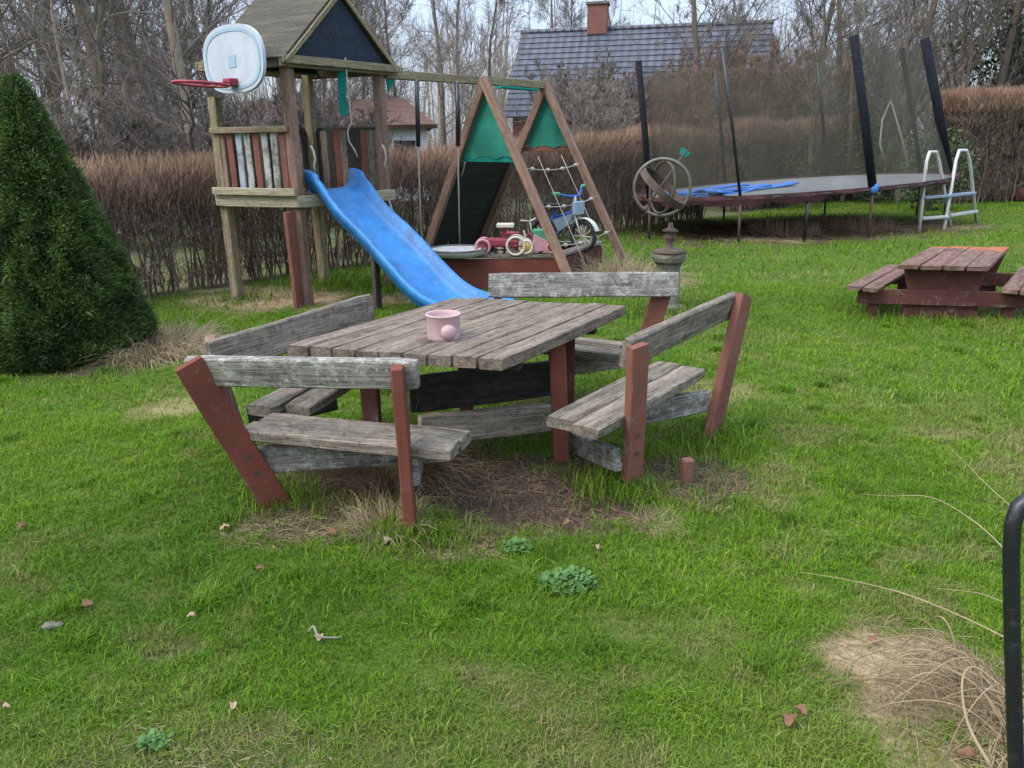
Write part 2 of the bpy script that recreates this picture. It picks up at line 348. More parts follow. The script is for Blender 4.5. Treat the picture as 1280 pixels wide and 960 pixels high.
# ------------------------------------------------------------------ batch builders
def tubes_np(polys, sides=3):
    """polys: list of (pts(k,3), radii(k)) -> V, quads"""
    by = {}
    for p, r in polys: by.setdefault(len(p), []).append((p, r))
    Vs = []; Q = []; off = 0; ang = np.arange(sides)*2*np.pi/sides
    for k, L in by.items():
        P = np.array([a for a, _ in L], float); Rr = np.array([b for _, b in L], float); n = len(L)
        T = np.empty_like(P); T[:, 1:-1] = P[:, 2:]-P[:, :-2]; T[:, 0] = P[:, 1]-P[:, 0]; T[:, -1] = P[:, -1]-P[:, -2]
        T /= np.linalg.norm(T, axis=2, keepdims=True)+1e-9
        ref = np.where(np.abs(T[:, :1, 2:3]) < .85, np.array([0, 0, 1.]), np.array([1., 0, 0]))*np.ones_like(T)
        X = np.cross(T, ref); X /= np.linalg.norm(X, axis=2, keepdims=True)+1e-9; Y = np.cross(T, X)
        V = P[:, :, None, :]+(X[:, :, None, :]*np.cos(ang)[None, None, :, None]+Y[:, :, None, :]*np.sin(ang)[None, None, :, None])*Rr[:, :, None, None]
        Vs.append(V.reshape(-1, 3)); base = off+(np.arange(n)*k*sides)[:, None, None]+(np.arange(k-1)*sides)[None, :, None]
        a = base+np.arange(sides); b_ = base+(np.arange(sides)+1) % sides
        Q.append(np.stack([a, b_, b_+sides, a+sides], -1).reshape(-1, 4)); off += n*k*sides
    return np.concatenate(Vs), np.concatenate(Q)
def blades_np(P, h, w, bend, az, rnd, up=None):
    """grass blades: two-piece tapered strips"""
    n = len(P); d = np.stack([np.cos(az), np.sin(az), 0*az], 1); s = np.stack([-np.sin(az), np.cos(az), 0*az], 1); z = np.array([0, 0, 1.])
    b0 = P; b1 = P+z*(h*.6)[:, None]+d*(bend*h*.3)[:, None]; b2 = P+z*(h*(1-.35*np.minimum(bend, 1.6)**2*.5))[:, None]+d*(bend*h)[:, None]
    V = np.stack([b0-s*w[:, None]/2, b0+s*w[:, None]/2, b1+s*w[:, None]*.4, b1-s*w[:, None]*.4, b2], 1).reshape(-1, 3)
    i = (np.arange(n)*5)[:, None]
    return V, i+np.array([0, 1, 2, 3]), i+np.array([3, 2, 4]), np.repeat(rnd, 5)
def straws_np(P, dirv, L, w, sag, rng_=rng):
    """thin dry stalks: 4-point three-sided tubes arching with gravity"""
    n = len(P); k = 5; t_ = np.linspace(0, 1, k)
    pts = P[:, None, :]+dirv[:, None, :]*(L[:, None]*t_)[:, :, None]; pts[:, :, 2] -= sag[:, None]*(t_**2)[None, :]*L[:, None]
    pts[:, :, 2] = np.maximum(pts[:, :, 2], .004+hz(pts[:, :, 0], pts[:, :, 1]))
    rr = w[:, None]*(1-.75*t_)[None, :]
    return [(pts[i], rr[i]) for i in range(n)]

# ------------------------------------------------------------------ GROUND
HEDGE = [(-9.5, 3.2), (-4.1, 8.75), (-2.75, 10.35), (0.1, 13.3), (2.5, 15.75), (9.2, 22.6)]
def beyond(x, y):   # distance past the hedge line (positive = outside the garden)
    best = np.full(np.shape(x), -1e9)
    x = np.asarray(x, float); y = np.asarray(y, float)
    for (ax, ay), (bx, by) in zip(HEDGE[:-1], HEDGE[1:]):
        L = math.hypot(bx-ax, by-ay); nx, ny = -(by-ay)/L, (bx-ax)/L
        t_ = ((x-ax)*(bx-ax)+(y-ay)*(by-ay))/L**2; d = (x-ax)*nx+(y-ay)*ny
        best = np.where((t_ > -.02) & (t_ < 1.02), np.maximum(best, d), best)
    best = np.where((x < -9.5) & (y > 3), 1, best); best = np.where((y > 22.8) & (best < -1e8), 1, best)
    return best
# x, y, rx, ry, rotation, strength, kind
PATCH = [(.12, 3.42, .8, .42, .1, 1., 'bare'), (-.95, 3.12, .36, .2, -.3, .9, 'bare'), (-.3, 2.86, .22, .16, 0, .9, 'bare'), (.85, 3.5, .36, .3, .6, .9, 'bare'), (-.7, 3.75, .7, .5, 0, .8, 'bare'), (.5, 4.7, .5, .3, .3, .5, 'bare'),
         (-2.6, 8.6, 1.0, .75, -.2, 1, 'sandy'), (-1.35, 8.35, .5, .35, .6, .9, 'bare'), (-.5, 7.15, .5, .3, -.7, .8, 'bare'), (1.35, 9.1, .6, .5, .3, .8, 'sandy'),
         (1.27, 2.02, .27, .27, .2, 1., 'sandy'), (1.42, 1.85, .2, .3, 0, 1., 'bare'), (1.12, 1.75, .12, .2, .3, .6, 'sandy'), (5.7, 15.1, 3.7, 1.9, .4, 1., 'bare'), (8.2, 15.2, 1.0, .3, .5, .8, 'sandy'),  # big oval under the trampoline: dark soil with its shade painted in
         (4.3, 7.5, .9, .4, 0, .9, 'bare'), (-2.9, 6.3, .5, .4, .4, 1, 'sandy'), (-3.9, 6.1, 1., .9, 0, 1, 'bare'), (1.55, 7.6, .35, .3, 0, .8, 'sandy'), (1.4, 4.9, .3, .3, 0, .4, 'sandy'),
         (-.9, 1.72, .35, .16, .1, .4, 'bare'), (-.35, 1.74, .22, .12, 0, .3, 'bare'), (-1.15, 2.2, .12, .08, 0, .6, 'bare'), (-2.2, 4.7, .3, .2, .5, .5, 'sandy'), (.55, 2.3, .25, .16, 0, .15, 'sandy')]
def patches(x, y):
    o = {'bare': np.zeros(np.shape(x)), 'sandy': np.zeros(np.shape(x))}
    nz = fnoise(x, y, .25)-.5
    for (px, py, rx, ry, ro, st, k) in PATCH:
        c, s = math.cos(ro), math.sin(ro); dx = x-px; dy = y-py
        q = np.hypot((dx*c+dy*s)/rx, (-dx*s+dy*c)/ry)+nz*1.1+(vnoise(x, y, .06)-.5)*.35
        o[k] = np.maximum(o[k], st*np.clip((1.15-q)/.4, 0, 1))
    return o
xs = np.concatenate([np.arange(-220, -12, 8.), np.arange(-12, -3, .2), np.arange(-3, 3, .05), np.arange(3, 14, .2), np.arange(14, 221, 8.)])
ys = np.concatenate([np.arange(-40, 1, 4.), np.arange(1, 6, .05), np.arange(6, 26, .2), np.arange(26, 260, 8.)])
X, Y = np.meshgrid(xs, ys); x = X.ravel(); y = Y.ravel()
pt = patches(x, y); be = np.clip(beyond(x, y)/.3+.6, 0, 1)
nx_, ny_ = len(xs), len(ys); ii = (np.arange(ny_-1)[:, None]*nx_+np.arange(nx_-1)[None, :]).ravel()
gm = mesh_np('ground', np.stack([x, y, hz(x, y)*np.where(y < 60, 1, 0)], 1), [np.stack([ii, ii+1, ii+1+nx_, ii+nx_], 1)], {'bare': pt['bare'], 'sandy': pt['sandy'], 'litter': be}, True)
tag(link('ground', gm, M_['ground']), kind='structure')

# ------------------------------------------------------------------ LAWN GRASS
def grass():
    Vs = []; Qs = []; Ts = []; Rn = []; Dr = []; off = 0
    for (y0, y1, N, wk, hk) in ((1.35, 2.6, 185000, .0024, .027), (2.6, 4.6, 215000, .0031, .031), (4.6, 9, 190000, .0052, .038), (9, 24, 210000, .0095, .05)):
        y = y0+(y1-y0)*np.sqrt(rng.random(N)*(1-(y0/y1)**2)+(y0/y1)**2) if False else np.sqrt(rng.random(N)*(y1**2-y0**2)+y0**2)
        x = (rng.random(N)*2-1)*(.74*y+.55)
        p = patches(x, y); nz = fnoise(x, y, .5); fine = vnoise(x, y, .07)
        keep = rng.random(N) > np.maximum(p['bare']*.97, p['sandy']*.93)
        keep &= (beyond(x, y) < -.25) & (rng.random(N) < .45+.9*fine)
        x, y, nz, fine = x[keep], y[keep], nz[keep], fine[keep]; bare = np.maximum(p['bare'], p['sandy'])[keep]; n = len(x)
        dn = fnoise(x+31, y-17, .8)+.35*(vnoise(x, y, .12)-.5); dry = np.clip((dn-.56)/.2, 0, 1)*.8; dry = dry*np.where(y > 4.2, .45, 1); dry = np.maximum(dry, bare*.9)
        dry = np.maximum(dry, np.clip((2.3-y)/.7, 0, 1)*.4*np.clip((vnoise(x, y, .3)-.3)*2.5, 0, 1)) ; dry = np.where(rng.random(n) < np.where(y > 4.5, .05, .08), np.maximum(dry, .65), dry)
        dry = np.clip(dry*rng.uniform(.3, 1.4, n), 0, 1)
        h = hk*(.5+1.0*rng.random(n)**1.5)*(.55+.9*nz)*(.7+.55*fine); w = wk*(.6+.7*rng.random(n)); br_ = rng.random(n) < .09; w = np.where(br_, w*2.1, w); h = np.where(br_, h*1.12, h)
        P = np.stack([x, y, hz(x, y)-.004], 1)
        V, q, t3, r = blades_np(P, h, w, rng.uniform(.15, 1.5, n), rng.uniform(0, 6.283, n), np.clip(nz*.5+.75*(fnoise(x+9, y+4, 1.1)-.5)+rng.normal(0, .2, n)+.24, 0, 1))
        Vs.append(V); Qs.append(q+off); Ts.append(t3+off); Rn.append(r); Dr.append(np.repeat(dry, 5)); off += len(V)
    for (cx, cy, sp, N, hh_) in ((-.39, 2.97, .09, 420, .085), (-.3, 2.9, .12, 400, .06), (.55, 3.36, .1, 350, .09), (.45, 3.45, .12, 300, .1), (1.15, 4.05, .13, 500, .1), (1.05, 3.95, .2, 500, .07), (-1.15, 3.3, .14, 400, .07), (-.75, 3.35, .2, 350, .06), (.83, 5.1, .2, 500, .09), (1.56, 7.6, .3, 900, .12), (-2.98, 8.4, .2, 300, .1), (-1.4, 8.95, .3, 900, .14), (-2.2, 9.3, .3, 900, .15), (-.86, 2.45, .2, 500, .05), (.25, 2.5, .2, 500, .05), (.9, 3.1, .2, 500, .055), (3.7, 7.6, .3, 500, .12), (4.4, 7.15, .7, 1200, .1)):
        x = rng.normal(cx, sp, N); y = rng.normal(cy, sp, N); P = np.stack([x, y, hz(x, y)-.004], 1)
        V, q, t3, r = blades_np(P, hh_*rng.uniform(.5, 1.3, N), (.0034+.0007*cy)*rng.uniform(.6, 1.2, N), rng.uniform(.15, 1.1, N), rng.uniform(0, 6.283, N), np.clip(rng.normal(.3, .2, N), 0, 1))
        Vs.append(V); Qs.append(q+off); Ts.append(t3+off); Rn.append(r); Dr.append(np.repeat(rng.random(N)*.25, 5)); off += len(V)
    for _ in range(110):
        cy = R.uniform(1.7, 7); cx = R.uniform(-.72, .72)*cy; N = 110; sp = R.uniform(.02, .06)
        if max(v_.max() for v_ in patches(np.array([cx]), np.array([cy])).values()) > .3: continue
        x = rng.normal(cx, sp, N); y = rng.normal(cy, sp, N); P = np.stack([x, y, hz(x, y)-.004], 1)
        V, q, t3, r = blades_np(P, R.uniform(.04, .065)*rng.uniform(.5, 1.3, N), (.003+.0006*cy)*rng.uniform(.6, 1.2, N), rng.uniform(.2, 1.3, N), rng.uniform(0, 6.283, N), np.clip(rng.normal(R.uniform(.05, .5), .12, N), 0, 1))
        Vs.append(V); Qs.append(q+off); Ts.append(t3+off); Rn.append(r); Dr.append(np.repeat(rng.random(N)*.15, 5)); off += len(V)
    me = mesh_np('grass', np.concatenate(Vs), [np.concatenate(Qs), np.concatenate(Ts)], {'rnd': np.concatenate(Rn), 'dry': np.concatenate(Dr)})
    tag(link('grass', me, M_['grass']), 'short green lawn grass with yellowed blades covering the garden', 'grass', kind='stuff')
grass()
def thatch(name, mat, label, spots):   # flattened dead grass lying over the bare spots
    pol = []
    for (cx, cy, rx, ry, n, L) in spots:
        a = rng.uniform(0, 6.283, n); r = np.sqrt(rng.random(n)); P = np.stack([cx+rx*r*np.cos(a), cy+ry*r*np.sin(a), 0*a], 1); P[:, 2] = hz(P[:, 0], P[:, 1])+.004
        az = rng.uniform(0, 6.283, n); el = np.abs(rng.normal(0, .22, n)); d = np.stack([np.cos(az)*np.cos(el), np.sin(az)*np.cos(el), np.sin(el)], 1)
        LL = L*rng.uniform(.4, 1.5, n); pol += straws_np(P, d, LL, .0009+.004*LL*rng.uniform(.5, 1.2, n)+0*LL, np.full(n, .35))
    V, Q = tubes_np(pol, 3); tag(link(name, mesh_np(name, V, [Q]), M_[mat]), label, 'dead grass', kind='stuff')
thatch('dead_grass', 'straw', 'flattened tan dead grass lying over the dry spots of the lawn', ((1.24, 2.06, .3, .3, 800, .1), (1.38, 1.85, .25, .3, 700, .16), (-.98, 3.02, .34, .14, 420, .09), (-.2, 2.78, .14, .07, 160, .06), (.62, 3.02, .12, .1, 160, .07), (-2.6, 8.5, 1.05, .8, 1500, .2), (-1.3, 8.3, .5, .35, 500, .18), (-.9, 1.72, .4, .18, 500, .05), (-2.9, 6.3, .6, .45, 700, .22), (4.3, 7.4, 1.0, .45, 500, .15), (8.2, 15.1, 1.1, .35, 500, .3), (4.4, 13.3, .8, .3, 400, .35), (1.35, 9.1, .6, .5, 600, .25)))
thatch('matted_grass', 'darkstraw', 'dark brown matted grass with the shade below the picnic table toned in', ((.15, 3.35, .8, .4, 700, .1), (-.9, 3.12, .4, .25, 350, .09), (-.3, 2.86, .25, .16, 250, .08), (.85, 3.5, .35, .28, 250, .1), (5.6, 15.2, 3.8, 2.0, 2200, .3)))  # brown thatch, shade under table and trampoline put into its colour

# ------------------------------------------------------------------ PICNIC SET
c0 = Vector((-.19, 3.86, 0))
T = thing('picnic_table', 'large weathered grey picnic table with four attached backrest benches on red posts', 'picnic table', c0)
NL, NR, FR = G(358, 438, .68), G(629, 457, .68), G(784, 387, .68); u = FR-NR; side = NR-NL
Mt, L = frame(NL, NL+u); mb = MB(); Mi = Mt.inverted(); es = Mi @ NR; un = u.normalized(); wv = side-side.dot(un)*un; wl = wv.length/9
for i in range(9):
    p = Mi @ (NL+side*((i+.5)/9)); mb.plank(L+R.uniform(-.004, .004), wl-.006, .055, p.x, p.y, R.uniform(-.003, .003), ch=.003, jit=.0012, sh=es.x/es.y)
mb.build('tabletop', M_['topwood'], T, Mt)
tc = NL+side*.5+u*.5
for a in (.2, .8):   # battens under the top
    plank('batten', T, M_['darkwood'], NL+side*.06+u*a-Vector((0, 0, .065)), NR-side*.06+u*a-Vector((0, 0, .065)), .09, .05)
for k, (p, top, m) in enumerate(((G(703, 574), G(695, 436, .6), 'redpaint'), (NL+side*.78+u*.82, None, 'darkred'), (NL+side*.2+u*.2, None, 'darkred'), (NL+side*.2+u*.82, None, 'darkred'))):
    p = Vector((p.x, p.y, -.05)); top = Vector((top.x, top.y, .655)) if top else Vector((p.x, p.y, .655))
    plank('leg', T, M_[m], p, top, .085, .08, (0, 1, 0))
def bench(l0, l1, r0, r1, seat, ztop, mats, bh=.13, ext=(.03, .06), pw=.125, pt=.05, outs=(None, None), pw2=None):
    """posts l0->l1 and r0->r1, a seat quad (outer left, outer right, inner right, inner left)"""
    for (a, b, m, ov, pw) in ((l0, l1, mats[1], outs[0], pw), (r0, r1, mats[2], outs[1], pw2 or pw)):
        a = Vector(a); b = Vector(b); lean = Vector((b.x-a.x, b.y-a.y, 0)); out = lean if lean.length > .06 else Vector(((l1[0]+r1[0])/2-c0.x, (l1[1]+r1[1])/2-c0.y, 0))
        out = Vector((*ov, 0)) if ov else out
        out.normalize(); ax = (b-a).normalized(); base = a-ax*.08
        nrm = out.cross(ax)
        post = plank('post', T, M_[m], base, b+ax*.01, pw, pt, nrm)
        for zz in (.2, .3):
            MB().tube([a+ax*zz-nrm*.03, a+ax*zz+nrm*.03], .012, 8).build('bolt', M_['rust'], post)
    d = (Vector(r1)-Vector(l1)).normalized(); inn = Vector((c0.x-(l1[0]+r1[0])/2, c0.y-(l1[1]+r1[1])/2, 0)); inn = (inn-inn.dot(d)*d).normalized()
    upv = inn
    q0 = Vector(l1)-d*ext[0]+inn*.055; q1 = Vector(r1)+d*ext[1]+inn*.055; q0.z = ztop[0]-bh/2; q1.z = ztop[1]-bh/2
    plank('backrest', T, M_[mats[0]], q0, q1, bh, .05, inn+Vector((0, 0, .15)), ch=.008, jit=.002, warp=.008)
    a, b, c, e = [Vector(k) for k in seat]; Ms, L = frame((a), (b)); Mi = Ms.inverted(); mb = MB(); W = ((e-a)+(c-b))/2
    wy = (Mi.to_3x3() @ W).y; 
    for j in (0, 1):
        s0 = Mi @ (a+(e-a)*((j+.5)/2)); s1 = Mi @ (b+(c-b)*((j+.5)/2)); mb.plank((s1-s0).length, abs(wy)/2-.01, .055, s0.x, s0.y, R.uniform(-.004, .004), ch=.008, jit=.002)
    mb.build('seat', M_[mats[3]], T, Ms)
Z = .37
bench(G(345, 630), G(237, 456, .73), G(515, 664), G(496, 461, .74), (G(299, 543, Z), G(560, 570, Z), G(596, 538, Z), G(345, 521, Z)), (.755, .765), ('lichwood', 'redpaint', 'redpaint', 'greywood'), ext=(.04, .07), outs=(None, (.06, -1)))
bench(G(790, 608), G(797, 434, .73), G(888, 548), G(930, 372, .76), (G(748, 545, Z), G(882, 466, Z), G(815, 455, Z), G(684, 525, Z)), (.765, .795), ('greywood', 'redfade', 'redfade', 'greywood'), ext=(.02, .0), outs=((.75, .5), None), bh=.15, pw=.1, pw2=.15)
bench(G(625, 470), G(622, 350, .74), G(792, 478), G(833, 347, .74), (G(600, 415, .38), G(780, 432, .38), G(775, 448, .38), G(600, 430, .38)), (.79, .79), ('lichwood', 'olivewood', 'redfade', 'greywood'), bh=.165, ext=(.06, .07))
bench(G(305, 562), G(262, 432, .72), G(470, 470), G(447, 384, .7), (G(300, 515, .37), G(420, 452, .37), G(470, 455, .37), G(395, 512, .37)), (.76, .775), ('greywood', 'brownwood', 'brownwood', 'greywood'), bh=.17, ext=(.06, .05))
# bearers under the seats, tying the benches to the table legs
def bearer(p0, p1, w, m): plank('bearer', T, M_[m], p0, p1, w, .045, (p1-p0).cross(Vector((0, 0, 1))), ch=.006)
bearer(D(524, 537, 3.42), D(700, 520, 3.83), .15, 'greywood')
bearer(D(512, 494, 4.0), D(705, 470, 4.4), .21, 'darkwood')  # dark wood colour stands in for the tabletop's shade
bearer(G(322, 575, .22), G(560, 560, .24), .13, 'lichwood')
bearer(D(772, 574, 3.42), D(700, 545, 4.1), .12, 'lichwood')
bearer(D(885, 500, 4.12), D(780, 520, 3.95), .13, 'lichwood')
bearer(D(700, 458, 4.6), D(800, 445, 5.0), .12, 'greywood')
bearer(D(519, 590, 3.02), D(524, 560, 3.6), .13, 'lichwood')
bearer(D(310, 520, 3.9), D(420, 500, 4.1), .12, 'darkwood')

# pot
pc = G(555, 424, .70); P = thing('flower_pot', 'round pink pot with a ball-shaped snout standing on the picnic tabletop', 'pot', pc)
MB().lathe(pc, [(.07, 0), (.079, .003), (.08, .02), (.08, .112), (.083, .116), (.083, .128), (.077, .129), (.073, .116), (.07, .06), (.0, .055)], 32).build('pot_body', M_['pink'], P, None, True)
nd = Vector((.36, -.93, 0)); MB().lathe(pc+Vector((0, 0, .052))+nd*.06, [(.001, .0), (.03, .003), (.037, .014), (.037, .026), (.03, .038), (.014, .045), (.001, .046)], 20, nd).build('snout', M_['pink'], P, None, True)
MB().torus(pc+Vector((0, 0, .124)), (0, 0, 1), .081, .006, 36, 6).build('rim', M_['pink'], P, None, True)
for sx in (): MB().tube([pc+Vector((-.078, -.01, .1)), pc+Vector((-.09, -.015, .075)), pc+Vector((-.088, -.015, .045)), pc+Vector((-.076, -.01, .03))], .006, 6).build('handle', M_['pink'], P, None, True)

# ------------------------------------------------------------------ PLAY TOWER
t1, t2, t4 = Vector((-3.02, 8.4, 0)), Vector((-2.16, 8.05, 0)), Vector((-1.42, 8.98, 0)); t3 = t1+t4-t2
tc = (t1+t4)/2; ez = 2.42
TW = thing('play_tower', 'wooden play tower with tar paper roof and red and white slatted sides', 'play tower', tc)
mats = {0: 'olivewood', 1: 'brownwood', 2: 'brownwood', 3: 'olivewood'}
for k, p in enumerate((t1, t2, t4, t3)):
    plank('post', TW, M_[mats[k]], p-Vector((0, 0, .1)), p+Vector((0, 0, ez if k else 2.1)), .1, .1, (t2-t1), jit=.002)
zp = 1.13
def on(a, b, s, z, out=0.0):
    d = (b-a).normalized(); o = Vector((d.y, -d.x, 0));
    if o.dot(a-tc) < 0: o = -o
    p = a+(b-a)*s+o*out; return Vector((p.x, p.y, z))
for (a, b) in ((t1, t2), (t2, t4), (t4, t3), (t3, t1)):
    n = (b-a).cross(Vector((0, 0, 1)))
    plank('platform_beam', TW, M_['palewood'], on(a, b, -.06, zp-.05, .075), on(a, b, 1.06, zp-.05, .075), .12, .035, n)
    plank('eave_beam', TW, M_['olivewood'], on(a, b, -.1, ez-.03, .072), on(a, b, 1.1, ez-.03, .072), .09, .035, n)
plank('platform_board', TW, M_['palewood'], on(t1, t2, -.06, zp+.045, .115), on(t1, t2, 1.06, zp+.045, .115), .075, .035, (t2-t1).cross(Vector((0, 0, 1))))
Mf, L = frame(t1+Vector((0, 0, zp-.005)), t2+Vector((0, 0, zp-.005))); mb = MB(); Mi = Mf.inverted(); q = Mi @ (t3+Vector((0, 0, zp-.005)))
for i in range(9): mb.plank(L, abs(q.y)/9-.006, .022, q.x*(i+.5)/9, q.y*(i+.5)/9, 0, ch=.003, jit=.001)
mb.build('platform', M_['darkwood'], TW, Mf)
zr = 1.78
plank('rail', TW, M_['olivewood'], on(t1, t2, -.04, zr, .07), on(t1, t2, .99, zr, .07), .06, .035, (t2-t1).cross(Vector((0, 0, 1))))
for k, m in enumerate(('brownwood', 'redfade', 'bluewhite', 'whitepaint', 'redfade', 'whitepaint', 'whitepaint', 'redfade')):
    s = .07+k*.118
    plank('slat', TW, M_[m], on(t1, t2, s, zp+.07, .035), on(t1, t2, s-.005, zr+.01, .035), .073, .018, (t2-t1).cross(Vector((0, 0, 1))), ch=.004)
for (a, b, ms) in ((t3, t4, ('darkwood', 'greywood', 'darkwood', 'redfade', 'greywood', 'darkwood', 'darkwood', 'redfade', 'greywood', 'greywood')), (t1, t3, ('greywood', 'darkwood', 'greywood', 'darkwood', 'greywood', 'darkwood', 'greywood', 'darkwood', 'greywood', 'darkwood'))):
    plank('rail', TW, M_['darkwood'], on(a, b, 0, zr, .06), on(a, b, 1, zr, .06), .07, .035, (b-a).cross(Vector((0, 0, 1))))
    for k, m in enumerate(ms):
        s = .06+k*.096
        plank('slat', TW, M_[m], on(a, b, s, zp, .025), on(a, b, s, zr, .025), .088, .018, (b-a).cross(Vector((0, 0, 1))), ch=.004)
# doubled red plank on the near post
plank('brace', TW, M_['redfade'], t2+Vector((-.06, -.09, -.05)), t2+Vector((-.085, -.1, .98)), .14, .045, (t2-t1))
plank('knee_board', TW, M_['whitepaint'], t4+Vector((.04, -.06, 1.08)), t4+Vector((.12, -.05, .72)), .06, .02, (1, 0, 0))
# gable roof, ridge parallel to the slatted front
ex = (t2-t1).normalized(); ey = (t4-t2).normalized(); oh = .13
A, B_ = t1+ex*.08, t2+ex*oh; C_, D_ = t4+ex*oh, t3+ex*.08
lo = lambda p, s: Vector((p.x, p.y, ez+.0))+ey*s
ra, rb = (A+D_)/2+Vector((0, 0, 3.12)), (B_+C_)/2+Vector((0, 0, 3.12))
def roofslab(p0, p1, r1, r0, name):
    M, L = frame(p0, p1, (r0-p0).cross(p1-p0) if True else (0, 0, 1)); Mi = M.inverted()
    MB().slab([Mi @ p0, Mi @ p1, Mi @ r1, Mi @ r0], .03).build(name, M_['tar'], TW, M)
roofslab(lo(A, -.14), lo(B_, -.14), rb, ra, 'roof_panel'); roofslab(lo(C_, .14), lo(D_, .14), ra, rb, 'roof_panel')
for (p, q, r, e) in ((B_, C_, rb, -ex), (A, D_, ra, ex)):
    g = MB(); i_ = e*.03; lift = Vector((0, 0, .0))
    g.slab([lo(p, -.04)+i_+Vector((0, 0, -.03)), lo(q, .04)+i_+Vector((0, 0, -.03)), r+i_-Vector((0, 0, .07))], .012).build('gable_cloth', M_['navy'], TW)
    for (s, sgn) in ((p, -.14), (q, .14)):
        plank('barge_board', TW, M_['olivewood'], lo(s, sgn)+Vector((0, 0, -.035))-e*.012, r+Vector((0, 0, -.045))-e*.012, .05, .02, ex)
    plank('gable_beam', TW, M_['olivewood'], lo(p, -.16)+Vector((0, 0, -.01)), lo(q, .16)+Vector((0, 0, -.01)), .075, .03, ex)
for s in (.12, .93):   # rope grab handles in the slide opening
    p = on(t2, t4, s, 1.62, .09); rod('grab_handle', TW, M_['rope'], [p, p+Vector((.03, -.03, -.05)), p+Vector((.045, -.04, -.13)), p+Vector((.02, -.02, -.2)), p+Vector((.03, -.02, -.25))], .012, 6)
p = D(425, 72, 8.5); st = thing('cloth_strip', 'narrow teal cloth strip hanging from the roof edge of the play tower', 'cloth strip', p+Vector((0, 0, -.55)))
g = MB(); n = 8
vs = []; fs = []
for i in range(n+1):
    z = -.56*i/n; wv_ = math.sin(i*.7)*.003; w_ = .04+.003*math.sin(i*2.1)
    for (sx, sy) in ((-w_, -.008), (w_, -.002), (w_, .008), (-w_, .004)): vs.append(p+Vector((sx+wv_, sy+wv_, z)))
for i in range(n):
    for k in range(4): fs.append((i*4+k, i*4+(k+1) % 4, i*4+4+(k+1) % 4, i*4+4+k))
fs += [(3, 2, 1, 0), (n*4, n*4+1, n*4+2, n*4+3)]
g.add(vs, fs).build('cloth', M_['teal'], st)
p2 = p+Vector((.055, -.01, 0)); rod('cord', st, M_['rope'], [p2, p2+Vector((.005, 0, -.3)), p2+Vector((.02, 0, -.62)), p2+Vector((-.03, 0, -.72)), p2+Vector((-.02, 0, -.82)), p2+Vector((.03, 0, -.9)), p2+Vector((.06, 0, -.98))], .008, 6)

# ------------------------------------------------------------------ SLIDE
top = on(t2, t4, .36, 0, .0); end = G(572, 388, .13); dirv = Vector((end.x-top.x, end.y-top.y, 0)); Ls = dirv.length; dirv.normalize(); acr = Vector((-dirv.y, dirv.x, 0))
S = thing('slide', 'wavy blue plastic slide leaning from the play tower down to the lawn', 'slide', top+dirv*1.2)
prof = [(-.02, 1.19), (.08, 1.185), (.17, 1.15), (.27, 1.06), (.38, .965), (.52, .87), (.66, .79), (.8, .715), (.95, .625), (1.1, .525), (1.28, .405), (1.46, .29), (1.64, .2), (1.82, .145), (2.0, .12), (2.2, .11), (2.32, .1)]
sec = [(-.31, .13), (-.285, .148), (-.262, .135), (-.24, .05), (-.2, .008), (-.1, .0), (0, -.004), (.1, .0), (.2, .008), (.24, .05), (.262, .135), (.285, .148), (.31, .13), (.3, .06), (.275, .045), (.268, .0), (.22, -.03), (0, -.04), (-.22, -.03), (-.268, .0), (-.275, .045), (-.3, .06)]
# densify the centre line
def cr(p0, p1, p2, p3, t): return tuple(.5*((2*b)+(c-a)*t+(2*a-5*b+4*c-d)*t*t+(-a+3*b-3*c+d)*t**3) for a, b, c, d in zip(p0, p1, p2, p3))
pp = []
for i in range(len(prof)-1):
    a = prof[max(i-1, 0)]; d = prof[min(i+2, len(prof)-1)]
    for k in range(4): pp.append(cr(a, prof[i], prof[i+1], d, k/4))
pp.append(prof[-1]); vs = []; fs = []; ns = len(sec)
for i, (s, z) in enumerate(pp):
    a = pp[max(i-1, 0)]; b = pp[min(i+1, len(pp)-1)]; ts, tz = b[0]-a[0], b[1]-a[1]; l_ = math.hypot(ts, tz); ts /= l_; tz /= l_
    k = i/len(pp); wsc = 1+.12*k; lip = 1.35-.35*min(1, k*2.5) if k < .1 else 1.0
    for (w_, h_) in sec: vs.append(top+dirv*(s-tz*h_*lip)+acr*w_*wsc+Vector((0, 0, z+ts*h_*lip)))
for i in range(len(pp)-1):
    for k in range(ns): fs.append((i*ns+k, i*ns+(k+1) % ns, (i+1)*ns+(k+1) % ns, (i+1)*ns+k))
fs += [tuple(reversed(range(ns))), tuple((len(pp)-1)*ns+k for k in range(ns))]
MB().add(vs, fs).build('chute', M_['blueplastic'], S, None, True)
sp = top+dirv*.82-acr*.1; plank('support_post', S, M_['darkwood'], Vector((sp.x, sp.y, -.08)), Vector((sp.x, sp.y, .65)), .07, .06, dirv)

